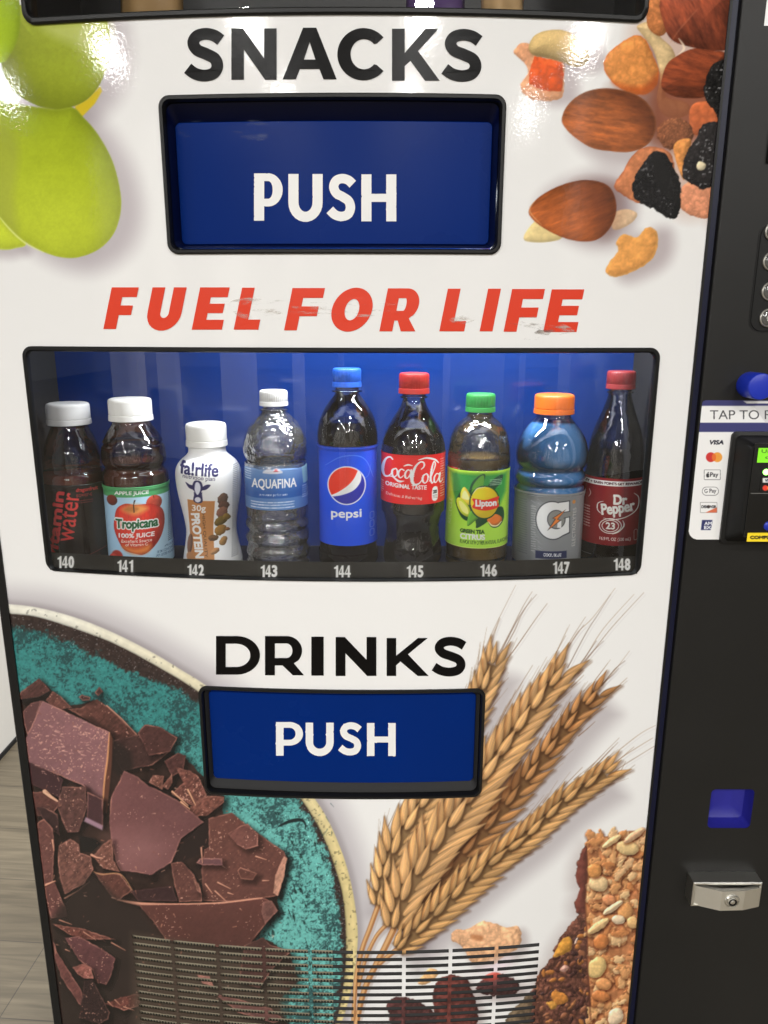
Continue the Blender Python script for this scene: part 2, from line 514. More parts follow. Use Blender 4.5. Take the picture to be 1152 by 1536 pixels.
def glyph(ch, w, h, s):
    """heavy geometric capitals: loops in a w x h box, y up, stroke s; holes are separate loops"""
    R = lambda x0, y0, x1, y1: np.array([(x0, y0), (x1, y0), (x1, y1), (x0, y1)], float)
    P = lambda *a: np.array(a, float)
    if ch == 'I': return [R(0, 0, w, h)]
    if ch == 'L': return [P((0, 0), (w, 0), (w, s * .8), (s, s * .8), (s, h), (0, h))]
    if ch == 'F': return [P((0, 0), (s, 0), (s, h * .5 - s * .55), (w * .92, h * .5 - s * .55), (w * .92, h * .5 + s * .22), (s, h * .5 + s * .22), (s, h - s * .78), (w, h - s * .78), (w, h), (0, h))]
    if ch == 'E': return [P((0, 0), (w, 0), (w, s * .78), (s, s * .78), (s, h * .5 - s * .36), (w * .92, h * .5 - s * .36), (w * .92, h * .5 + s * .38), (s, h * .5 + s * .38), (s, h - s * .78), (w * .98, h - s * .78), (w * .98, h), (0, h))]
    if ch == 'N':
        k = s * .93
        return [P((0, 0), (s, 0), (s, h * .585), (w - k, 0), (w, 0), (w, h), (w - s, h), (w - s, h * .415), (k, h), (0, h))]
    if ch == 'A':
        a = w * .5
        yb, yt = h * .2, h * .2 + s * .75
        xo = lambda y: a * y / h * .0
        l = lambda y: (a - s * .52) * y / h            # left outer edge
        tt = s * .52
        inn = lambda y: l(y) + s * 1.06
        top_in = h * .72
        return [P((0, 0), (s * 1.04, 0), (l(yb) + s * 1.04, yb), (w - l(yb) - s * 1.04, yb), (w - s * 1.04, 0), (w, 0), (a + tt, h), (a - tt, h)),
                P((inn(yt), yt), (w - inn(yt), yt), (a, top_in))]
    if ch == 'K': return [P((0, 0), (s, 0), (s, h * .28), (s * 1.45, h * .38), (w - s * 1.15, 0), (w, 0), (s + w * .28, h * .57), (w * .98, h), (w - s * 1.12, h), (s, h * .535), (s, h), (0, h))]
    if ch == 'D':
        o = np.r_[P((0, 0), (w * .47, 0)), arc(w * .47, h / 2, w * .53, h / 2, -88, 88), P((w * .47, h), (0, h))]
        i = np.r_[P((s, s * .8), (w * .46, s * .8)), arc(w * .46, h / 2, w * .54 - s, h / 2 - s * .8, -88, 88), P((w * .46, h - s * .8), (s, h - s * .8))]
        return [o, i]
    if ch in 'RP':
        yb = h * (.25 if ch == 'R' else .3)
        ry = (h - yb) / 2
        cx = w * .55 if ch == 'R' else w * .5
        rx = w * (.95 if ch == 'R' else 1) - cx
        i = np.r_[P((s, yb + s * .76), (cx, yb + s * .76)), arc(cx, yb + ry, rx - s * .98, ry - s * .76, -88, 88), P((cx, h - s * .76), (s, h - s * .76))]
        if ch == 'P':
            o = np.r_[P((0, 0), (s, 0), (s, yb), (cx, yb)), arc(cx, yb + ry, rx, ry, -88, 88), P((cx, h), (0, h))]
        else:
            o = np.r_[P((0, 0), (s, 0), (s, yb), (cx * .82, yb), (w - s * 1.13, 0), (w, 0), (w * .74, yb * 1.22)), arc(cx, yb + ry, rx, ry, -42, 88), P((cx, h), (0, h))]
        return [o, i]
    if ch == 'O':
        return [arc(w / 2, h / 2, w / 2, h / 2, 0, 352, 44), arc(w / 2, h / 2, w / 2 - s, h / 2 - s * .86, 0, 352, 44)]
    if ch == 'U':
        c = np.r_[P((s / 2, h), (s / 2, h * .45)), arc(w / 2, h * .4, w / 2 - s / 2, h * .4 - s * .44, 180, 360, 14), P((w - s / 2, h * .45), (w - s / 2, h))]
        t = np.gradient(c, axis=0); t /= np.linalg.norm(t, axis=1)[:, None]
        nn = np.c_[-t[:, 1], t[:, 0]] * s / 2
        return [np.r_[c + nn, (c - nn)[::-1]]]
    if ch == 'C':
        o = arc(w * .53, h / 2, w * .53, h / 2, 40, 320, 34)
        i = arc(w * .54, h / 2, w * .54 - s * 1.03, h / 2 - s * .86, 318, 42, 30)
        return [np.r_[o, P((w * .80, h * .295)), i, P((w * .80, h * .705))]]
    if ch == 'S':
        q = [(.885, .775), (.72, .86), (.5, .892), (.29, .845), (.205, .72), (.30, .59), (.52, .515), (.735, .425), (.80, .285), (.71, .155), (.49, .108), (.25, .145), (.065, .245)]
        return [stroke_loop([(x * w, y * h) for x, y in q], s * .9)]
    if ch == 'H': return [P((0, 0), (s, 0), (s, h * .5 - s * .4), (w - s, h * .5 - s * .4), (w - s, 0), (w, 0), (w, h), (w - s, h), (w - s, h * .5 + s * .4), (s, h * .5 + s * .4), (s, h), (0, h))]
    raise KeyError(ch)

def fill_loops(loops):
    """2D loops with holes -> vertices and triangles (curve fill)"""
    cu = bpy.data.curves.new('c', 'CURVE')
    cu.dimensions = '2D'; cu.fill_mode = 'BOTH'
    for lp in loops:
        sp = cu.splines.new('POLY')
        sp.points.add(len(lp) - 1)
        for p, (x, y) in zip(sp.points, lp):
            p.co = (x, y, 0, 1)
        sp.use_cyclic_u = True
    o = bpy.data.objects.new('c', cu)
    COL.objects.link(o)
    bpy.context.view_layer.update()
    me = bpy.data.meshes.new_from_object(o.evaluated_get(bpy.context.evaluated_depsgraph_get()))
    V = [tuple(v.co[:2]) for v in me.vertices]
    F = [tuple(p.vertices) for p in me.polygons]
    bpy.data.objects.remove(o); bpy.data.meshes.remove(me); bpy.data.curves.remove(cu)
    return V, F

def heading(name, letters, mat, parent, surf, slant=0.0, weight=0.0, worn=0.0, seed=0):
    """letters: (char, x0, y0, x1, y1) in the photo; surf(px, py) -> point. One mesh."""
    AV, AFc = [], []
    rnd = random.Random(seed)
    for ch, x0, y0, x1, y1 in letters:
        w, h = x1 - x0, y1 - y0
        sl = slant * h
        loops = glyph(ch, w - sl, h, weight * h)
        if worn:
            nl = []
            for lp in loops:
                d = []
                m = len(lp)
                for i in range(m):
                    a, b = np.asarray(lp[i]), np.asarray(lp[(i + 1) % m])
                    k = max(1, int(np.hypot(*(b - a)) / 2.2))
                    for j in range(k):
                        d.append(a + (b - a) * j / k + np.array((rnd.gauss(0, worn), rnd.gauss(0, worn))) * (1.0 if rnd.random() < .08 else 0.0))
                nl.append(d)
            loops = nl
        V, F = fill_loops(loops)
        b = len(AV)
        for (x, y) in V:
            AV.append(surf(x0 + x + slant * y, y1 - y))
        AFc += [tuple(b + i for i in f) for f in F]
    return mesh(name, AV, AFc, mat, parent)

def set_colors(me, cols):
    at = me.color_attributes.new('Col', 'FLOAT_COLOR', 'POINT')
    c = np.ones((len(me.vertices), 4), np.float32)
    c[:, :3] = cols
    at.data.foreach_set('color', c.ravel())

def fast_mesh(name, V, Q, cols, mat, parent, smooth=True):
    """numpy quads -> object with painted colours"""
    me = bpy.data.meshes.new(name)
    me.vertices.add(len(V)); me.vertices.foreach_set('co', np.asarray(V, np.float32).ravel())
    me.loops.add(Q.size); me.loops.foreach_set('vertex_index', Q.astype(np.int32).ravel())
    me.polygons.add(len(Q))
    me.polygons.foreach_set('loop_start', np.arange(0, Q.size, 4, dtype=np.int32))
    try:
        me.polygons.foreach_set('loop_total', np.full(len(Q), 4, np.int32))
    except Exception:
        pass
    me.update(calc_edges=True)
    me.validate()
    set_colors(me, cols)
    return link(name, me, mat, parent, smooth)

def compact(V, Q, C):
    used = np.zeros(len(V), bool); used[Q.ravel()] = True
    idx = np.cumsum(used) - 1
    return V[used], idx[Q], C[used]
# ------------------------------------------------------------------ the printed picture on the front
rng = random.Random(5)
def Z(k):
    ox, oy, s = {1: (0, 0, 3.66), 2: (740, 20, 3.2), 3: (0, 890, 3.491), 4: (40, 1180, 3.84), 5: (280, 1160, 3.84), 6: (530, 1160, 3.6), 7: (690, 870, 3.716), 8: (790, 1230, 5.02)}[k]
    return lambda *p: np.array([(ox + x / s, oy + y / s) for x, y in p])

ART = Painter(-60, -420, 1180, 1780, 1.0)
_yy = (np.arange(ART.Hh) + 0.5 + ART.y0)
PAPER = WHITE_TOP[None] + (WHITE_LOW - WHITE_TOP)[None] * np.clip((_yy - 100) / 1250., 0, 1)[:, None]
ART.a[:] = PAPER[:, None, :]

def paint_grapes(P):
    z = Z(1)
    big = spline(z((-60, 560), (120, 575), (300, 600), (400, 590), (455, 640), (540, 740), (620, 890), (662, 1060), (660, 1180), (620, 1290), (540, 1370), (430, 1413), (330, 1412), (220, 1375), (100, 1300), (0, 1190), (-140, 1000), (-180, 750)), 6)
    up = spline(z((40, 60), (200, 20), (420, 10), (560, 60), (600, 180), (596, 320), (555, 450), (480, 545), (380, 592), (300, 600), (180, 570), (60, 480), (0, 300)), 6)
    lefttop = spline(z((-300, -200), (0, -160), (90, -60), (112, 100), (95, 220), (50, 310), (0, 345), (-200, 330)), 6)
    low = spline(z((-200, 1100), (0, 1180), (140, 1330), (90, 1362), (0, 1370), (-200, 1330)), 6)
    yel = z((410, 585), (480, 545), (550, 475), (560, 500), (520, 570), (450, 642), (430, 630))
    for b in (up, big):
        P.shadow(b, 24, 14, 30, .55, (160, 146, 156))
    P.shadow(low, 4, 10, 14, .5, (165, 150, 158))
    def g(c0, c1, y0, y1, mot, seed):
        c0, c1 = np.asarray(c0, np.float32), np.asarray(c1, np.float32)
        def f(X, Y, d):
            t = np.clip((Y - y0) / (y1 - y0), 0, 1)[..., None]
            c = c0 * (1 - t) + c1 * t
            n = fbm(X / 26, Y / 20, seed, 4) * .5 + fbm(X / 5, Y / 5, seed + 9, 3) * .5
            n2 = vn(X / 1.6, Y / 1.6, seed + 4)
            return c / 200. * (1 + mot * n + .022 * n2)[..., None]
        return f
    k = (200, 200, 200)
    P.fill(yel, (200, 172, 38), 1.2)
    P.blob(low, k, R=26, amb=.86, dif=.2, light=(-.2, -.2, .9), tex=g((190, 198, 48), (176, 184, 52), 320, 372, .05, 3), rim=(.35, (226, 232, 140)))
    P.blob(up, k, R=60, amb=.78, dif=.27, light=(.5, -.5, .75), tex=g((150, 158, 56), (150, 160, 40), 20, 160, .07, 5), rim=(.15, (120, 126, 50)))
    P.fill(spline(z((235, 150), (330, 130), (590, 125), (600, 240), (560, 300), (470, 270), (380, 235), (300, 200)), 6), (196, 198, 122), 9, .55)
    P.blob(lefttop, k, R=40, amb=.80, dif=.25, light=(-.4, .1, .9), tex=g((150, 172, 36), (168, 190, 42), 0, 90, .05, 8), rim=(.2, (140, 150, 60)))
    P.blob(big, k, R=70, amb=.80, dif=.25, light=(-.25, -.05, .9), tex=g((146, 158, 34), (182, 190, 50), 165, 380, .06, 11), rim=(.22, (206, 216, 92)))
    P.fill(spline(z((-60, 640), (30, 690), (95, 790), (100, 900), (75, 1080), (95, 1280), (40, 1240), (-60, 1100)), 6), (150, 150, 70), 8, .45)
    P.brush(z((0, 1195), (60, 1265), (140, 1335), (240, 1385)), (1.5, 2.6, 2.6, 1.2), (214, 218, 130), .7)

def almond_tex(cx, cy, ang, seed, k=.20, ln=26., wd=4.2):
    c, s = math.cos(math.radians(ang)), math.sin(math.radians(ang))
    def f(X, Y, d):
        u, v = (X - cx) * c + (Y - cy) * s, -(X - cx) * s + (Y - cy) * c
        v2 = v * (1 + .00002 * u * u)
        n = fbm(u / ln, v2 / wd, seed, 4, .6) + .4 * fbm(u / 7, v2 / 2.4, seed + 5, 3)
        m = 1 + k * n
        return np.stack([m * (1 + .04 * n), m, m * (1 - .10 * n)], -1)
    return f

def wrinkle(seed, sc=8., k=.3, hi=.0):
    def f(X, Y, d):
        n = np.abs(fbm(X / sc, Y / sc, seed, 3)) * 2
        n = n * .7 + .35 * (fbm(X / (sc * 2.4), Y / (sc * 2.4), seed + 4, 2) + 1) * .7 + .14 * vn(X / 2.2, Y / 2.2, seed + 2)
        m = 1 + k * (n - .55)
        if hi:
            m = m + hi * sstep(.52, .75, vn(X / 3.0, Y / 3.0, seed + 7) * .7 + .3 * vn(X / 1.4, Y / 1.4, seed + 8))
        return m
    return f

def raisin(P, pts, seed, col=(38, 34, 33), sparkle=120):
    P.blob(spline(pts, 5), col, R=14, amb=.6, dif=.5, tex=wrinkle(seed, 6, .6), edge=2.2, seed=seed)
    r = P.region(np.asarray(pts)); A, X, Y = r
    d = P.sd(spline(pts, 5), X, Y)
    n = vn(X / 3.4, Y / 3.0, seed + 11) * .65 + .35 * vn(X / 1.5, Y / 1.5, seed + 12) + .3 * vn(X / 17, Y / 17, seed + 15)
    al = sstep(.36, .62, n) * sstep(0, 5, d) * .8
    P.blend(A, al, np.array((sparkle, sparkle * .97, sparkle * .95), np.float32))

def paint_nuts(P):
    z = Z(2)
    S = lambda *p: spline(z(*p), 6)
    # soft printed shadows
    P.fill(S((700, 40), (1130, 0), (1130, 940), (1000, 960), (880, 930), (760, 640), (700, 400)), (176, 128, 104), 22, .55)
    peanut = S((170, 160), (200, 105), (270, 80), (350, 85), (420, 130), (465, 205), (440, 245), (390, 258), (330, 235), (260, 215), (190, 200))
    cube = S((100, 190), (130, 145), (180, 150), (200, 200), (330, 235), (340, 300), (330, 400), (270, 420), (190, 415), (140, 380), (130, 340), (165, 290), (150, 240))
    alm1 = S((328, 510), (350, 450), (400, 400), (470, 368), (560, 360), (660, 380), (730, 420), (775, 490), (780, 560), (740, 630), (660, 665), (560, 662), (470, 645), (390, 595), (345, 550))
    alm2 = S((170, 945), (210, 890), (290, 840), (380, 808), (460, 800), (540, 820), (580, 870), (590, 950), (560, 1030), (500, 1085), (420, 1095), (330, 1075), (240, 1030), (185, 985))
    bit = S((540, 1240), (560, 1190), (600, 1140), (590, 1100), (625, 1060), (690, 1075), (730, 1030), (780, 1040), (790, 1110), (760, 1180), (690, 1230), (590, 1266))
    pap = S((530, 260), (545, 200), (600, 150), (680, 105), (730, 125), (770, 210), (795, 280), (780, 350), (720, 390), (640, 375), (570, 330))
    for b, dx, dy, bl, st in ((peanut, 22, 6, 16, .5), (cube, 20, 4, 16, .45), (alm1, 20, 20, 22, .45), (alm2, 20, -6, 26, .55), (alm2, 26, 10, 22, .3), (bit, 20, 4, 20, .5), (pap, 18, 14, 18, .5)):
        P.shadow(b, dx, dy, bl, st, (150, 128, 134))
    P.blob(S((150, 1090), (170, 1030), (230, 990), (330, 1070), (260, 1098)), (226, 196, 128), R=10, amb=.8, dif=.3, tex=wrinkle(4, 8, .12), op=.9)
    P.blob(S((580, 960), (640, 940), (690, 960), (670, 1000), (610, 1035), (570, 1030)), (222, 180, 134), R=8, amb=.85, dif=.2, tex=wrinkle(5, 8, .12), op=.85)
    P.blob(cube, (226, 160, 116), R=12, amb=.82, dif=.26, tex=wrinkle(6, 9, .2, .1), edge=1.2, seed=2)
    P.blob(z((195, 205), (330, 235), (338, 300), (326, 375), (240, 372), (170, 340), (175, 280)), (224, 92, 44), R=16, amb=.84, dif=.22, tex=wrinkle(7, 12, .2), edge=1.2, seed=4)
    P.blob(peanut, (208, 174, 114), R=24, amb=.66, dif=.46, light=(-.3, -.6, .7), tex=wrinkle(8, 2.0, .10, .18), rim=(.15, (170, 130, 70)))
    # cluster at the top right, back to front
    P.blob(S((690, 60), (770, 40), (800, 110), (860, 170), (880, 250), (850, 330), (830, 400), (930, 430), (940, 480), (870, 505), (810, 480), (785, 410), (800, 300), (770, 180), (720, 110)), (224, 190, 136), R=16, amb=.7, dif=.4, tex=wrinkle(9, 10, .18), rim=(.2, (190, 140, 90)))
    P.blob(S((745, -60), (820, -60), (840, 60), (800, 110), (740, 60)), (190, 116, 66), R=14, tex=wrinkle(12, 8, .3))
    P.blob(S((810, -80), (1000, -120), (1140, -80), (1140, 150), (1050, 180), (940, 160), (860, 130), (820, 60)), (150, 74, 50), R=50, amb=.6, dif=.5, tex=almond_tex(1040, 30, 65, 13, .34, 24, 6))
    P.brush(z((850, 140), (900, 70), (980, -20)), (1, 2.5, 1.5), (180, 112, 80), .3)
    P.brush(z((870, 215), (915, 170), (890, 120)), (1.5, 4, 1), (236, 210, 180), .8)
    P.blob(pap, (222, 142, 74), R=22, amb=.80, dif=.28, tex=wrinkle(10, 13, .26, .07), edge=.8, seed=7, rim=(.4, (214, 96, 40)))
    P.fill(S((570, 330), (640, 375), (720, 390), (780, 350), (792, 290), (740, 340), (660, 350)), (208, 84, 28), 5, .6)
    P.fill(S((760, 340), (900, 300), (1120, 400), (1080, 560), (900, 640), (760, 600)), (128, 64, 40), 14, .8)
    P.blob(S((805, 340), (830, 250), (880, 205), (960, 170), (1060, 180), (1120, 200), (1110, 330), (1020, 400), (900, 405), (830, 380)), (140, 68, 42), R=32, amb=.62, dif=.48, tex=almond_tex(960, 300, -20, 15, .3, 20, 6))
    P.blob(S((940, 480), (970, 430), (1050, 430), (1090, 500), (1060, 570), (960, 580)), (190, 98, 56), R=12, tex=wrinkle(17, 12, .18))
    P.blob(S((785, 560), (830, 510), (900, 505), (950, 540), (950, 620), (860, 655), (800, 620)), (140, 84, 54), R=18, amb=.7, dif=.4, tex=wrinkle(18, 3, .4, .25), edge=2)
    P.blob(S((865, 640), (900, 605), (950, 610), (930, 700), (915, 800), (880, 720)), (214, 138, 72), R=10, tex=wrinkle(19, 8, .25))
    P.blob(S((580, 830), (620, 760), (680, 670), (760, 640), (860, 690), (860, 900), (760, 920), (680, 905), (620, 870)), (200, 122, 78), R=16, amb=.8, dif=.26, tex=wrinkle(20, 12, .24, .06), edge=1, rim=(.4, (160, 78, 50)))
    P.blob(S((890, 910), (930, 810), (1050, 830), (1050, 960), (1010, 985), (930, 960)), (222, 144, 104), R=14, amb=.82, dif=.26, tex=wrinkle(21, 11, .26, .12), edge=1.2)
    raisin(P, z((905, 780), (920, 680), (970, 610), (1000, 540), (1060, 520), (1110, 560), (1100, 760), (1040, 835), (990, 840), (940, 810)), 31, sparkle=140)
    P.blob(S((975, 730), (990, 710), (1020, 725), (1010, 750), (985, 752)), (226, 206, 166), R=6)
    raisin(P, z((1010, 360), (1040, 270), (1110, 235), (1110, 520), (1060, 470), (1020, 410)), 32, (34, 32, 30), 150)
    raisin(P, z((668, 830), (690, 770), (740, 690), (790, 662), (840, 690), (890, 790), (900, 860), (890, 960), (850, 985), (790, 950), (720, 915), (675, 880)), 33, (30, 28, 28), 110)
    P.blob(S((770, 690), (830, 700), (885, 800), (890, 900), (830, 890), (780, 800)), (30, 28, 27), R=14, amb=.8, dif=.2, op=.85)
    P.blob(alm1, (160, 88, 48), R=56, amb=.62, dif=.48, light=(-.45, .25, .8), tex=almond_tex(900, 180, 8, 41, .27), rim=(.35, (188, 116, 74)))
    P.fill(S((560, 365), (700, 400), (780, 490), (775, 600), (690, 520), (620, 430)), (96, 46, 26), 16, .42)
    P.blob(alm2, (166, 88, 46), R=52, amb=.60, dif=.50, light=(-.55, .2, .8), tex=almond_tex(858, 315, -22, 43, .2, 30, 4.5), rim=(.25, (140, 66, 38)))
    P.fill(S((400, 830), (560, 830), (590, 950), (540, 1060), (470, 1000), (430, 900)), (92, 46, 32), 18, .45)
    P.brush(z((200, 900), (175, 950), (230, 1015)), (1, 2.4, 1), (224, 160, 104), .6)
    P.blob(bit, (224, 152, 78), R=14, amb=.82, dif=.24, tex=wrinkle(24, 12, .2, .06), edge=1, rim=(.3, (228, 184, 110)))

def paint_bowl(P):
    out = [(13, 906), (57, 911.5), (115, 927), (172, 950), (229, 979), (272, 1005), (307, 1027), (362, 1070), (422, 1128), (473, 1199), (496, 1238), (517, 1290), (530, 1342), (536.5, 1394), (535, 1433), (530, 1472), (520, 1511), (500, 1570), (470, 1640)]
    inn = [(13, 920.5), (57, 926), (115, 944), (172, 966), (229, 996), (295, 1036), (350, 1080), (405, 1137), (452, 1199), (483, 1251), (504, 1306), (515.7, 1355), (519, 1420), (515.7, 1472), (506.5, 1524), (486, 1580), (455, 1640)]
    cl = lambda a: np.r_[np.array([(-80, 903.)]), spline(a, 6, closed=False), np.array([(300., 1760.), (-80, 1760)])]
    O, I = cl(out), cl(inn)
    P.shadow(O, 18, -14, 34, .5, (158, 148, 158))
    P.shadow(O, 5, -3, 8, .35, (150, 140, 140))
    A, X, Y = P.region(O)
    d, di = P.sd(O, X, Y), P.sd(I, X, Y)
    t = np.clip((X + Y - 1000) / 800, 0, 1)[..., None]
    rimc = np.array((218., 210, 192)) * (1 - t) + np.array((198., 176, 122)) * t
    n = fbm(X / 9, Y / 9, 71, 4)
    prof = np.clip(d / np.maximum(d - di, .1), 0, 1)
    rimc = rimc * (1.03 - .22 * np.abs(prof - .35) + .07 * n)[..., None]
    rimc *= (1 - .3 * sstep(.55, .8, vn(X / 5, Y / 5, 72) * .6 + .5 * vn(X / 2, Y / 2, 73) + .25 * t[..., 0]))[..., None]
    rimc = rimc * (1 - .55 * sstep(.82, 1.0, prof) * (.5 + .5 * n))[..., None]
    P.blend(A, np.clip(d + .5, 0, 1), rimc.astype(np.float32))
    # glaze inside
    c, s = .8, .6
    m = fbm(X / 1.7, Y / 1.7, 81, 3) * .55 + fbm(X / 4.5, Y / 4.5, 82, 3) * .55 + fbm(X / 34, Y / 34, 83, 3) * .45
    teal_a, teal_b = np.array((50., 115, 109)), np.array((94., 157, 146))
    tt = np.clip((Y - 1080) / 160, 0, 1)[..., None]
    teal = teal_a * (1 - tt) + teal_b * tt
    teal = teal * (1 + .16 * fbm(X / 3, Y / 3, 84, 3))[..., None]
    dark = np.array((30., 52, 52))
    k = sstep(.24, -.28, m + .05)[..., None]
    g = teal * (1 - k * .82) + dark * k * .82
    lines = sstep(.62, .85, vn((X * .3 + Y * .95) / 12, (X * .95 - Y * .3) / 1.8, 86)) * tt[..., 0] * .6
    g = g * (1 - lines[..., None])
    band = np.interp(Y, [900, 960, 1000, 1040, 1110, 1200, 1300, 1420, 1500], [15, 19, 28, 14, 8, 4, 5, 5, 4])
    wob = di + 9 * fbm(X / 12, Y / 12, 88, 3) + 4 * vn(X / 3, Y / 3, 89)
    kb = sstep(band + 5, band - 3, wob)[..., None]
    bandc = np.array((48., 36, 32)) * (1 + .25 * fbm(X / 4, Y / 4, 90, 3))[..., None]
    bandc = bandc + (sstep(.72, .85, vn(X / 1.5, Y / 1.5, 91)) * 60)[..., None]
    g = g * (1 - kb) + bandc * kb
    spk = sstep(.78, .92, vn(X / 1.6, Y / 1.6, 94)) * sstep(60, 15, di)
    g = g + spk[..., None] * 75
    P.blend(A, np.clip(di + .5, 0, 1), g.astype(np.float32))
    z = Z(5)
    P.brush(z((530, 305), (590, 278), (650, 268), (680, 285), (684, 320)), (2, 5, 5, 3, 1.5), (24, 34, 34))
    for _ in range(90):
        x, y = rng.uniform(420, 505), rng.uniform(1205, 1500)
        a = rng.uniform(.6, 2.6); l = rng.uniform(3, 10)
        P.line([(x, y), (x + l * math.cos(a), y + l * math.sin(a))], 1.4, .6, (32, 60, 60), .55)

def chunk(P, pts, col, grad=(0, 0), amp=.12, rough=.06, fleck=.8, hi=(186, 124, 104), hiw=.8, seed=0, edge=1.0, gd=None):
    P.shadow(pts, 5, 5, 8, .55, (30, 20, 18))
    r = P.region(pts, 3)
    if r is None: return
    A, X, Y = r
    d0 = P.sd(pts, X, Y)
    d = d0 + edge * fbm(X / 6, Y / 6, seed + 1, 3)
    p = np.asarray(pts); cx, cy = p.mean(0); sx, sy = np.ptp(p[:, 0]) / 2 + 1, np.ptp(p[:, 1]) / 2 + 1
    c = (np.asarray(col, np.float32) * (.86, .875, .93))[None, None]
    u = ((X - cx) / sx * grad[0] + (Y - cy) / sy * grad[1])
    m = 1 + amp * u + .05 * fbm(X / 22, Y / 22, seed + 2, 3) + rough * fbm(X / 4, Y / 4, seed + 3, 3) + rough * .8 * fbm((X + Y) / 3, (X - Y) / 14, seed + 9, 3) + .03 * vn(X / 1.3, Y / 1.3, seed + 4)
    c = c * m[..., None]
    fl = vn(X / 2.2, Y / 2.2, seed + 5) * .6 + .4 * vn(X / 1.2, Y / 1.2, seed + 6) + .25 * vn(X / 25, Y / 25, seed + 7)
    k = sstep(fleck - .16, fleck - .02, fl)[..., None]
    c = c * (1 - .7 * k) + np.array((206., 150, 128)) * .7 * k
    e = np.clip(1 - np.abs(d - .9) / 1.5, 0, 1) * np.clip(.45 + .9 * fbm(X / 14, Y / 14, seed + 8, 3), 0, 1) * hiw
    c = c * (1 - e[..., None]) + np.asarray(hi, np.float32) * e[..., None]
    P.blend(A, np.clip(d + .5, 0, 1), c.astype(np.float32))

def shard(P, pts, w, col=(196, 138, 112)):
    P.line(pts, w, w * .4, (70, 36, 30)); P.line(np.asarray(pts) + (-.4, -.6), w * .7, w * .3, col)

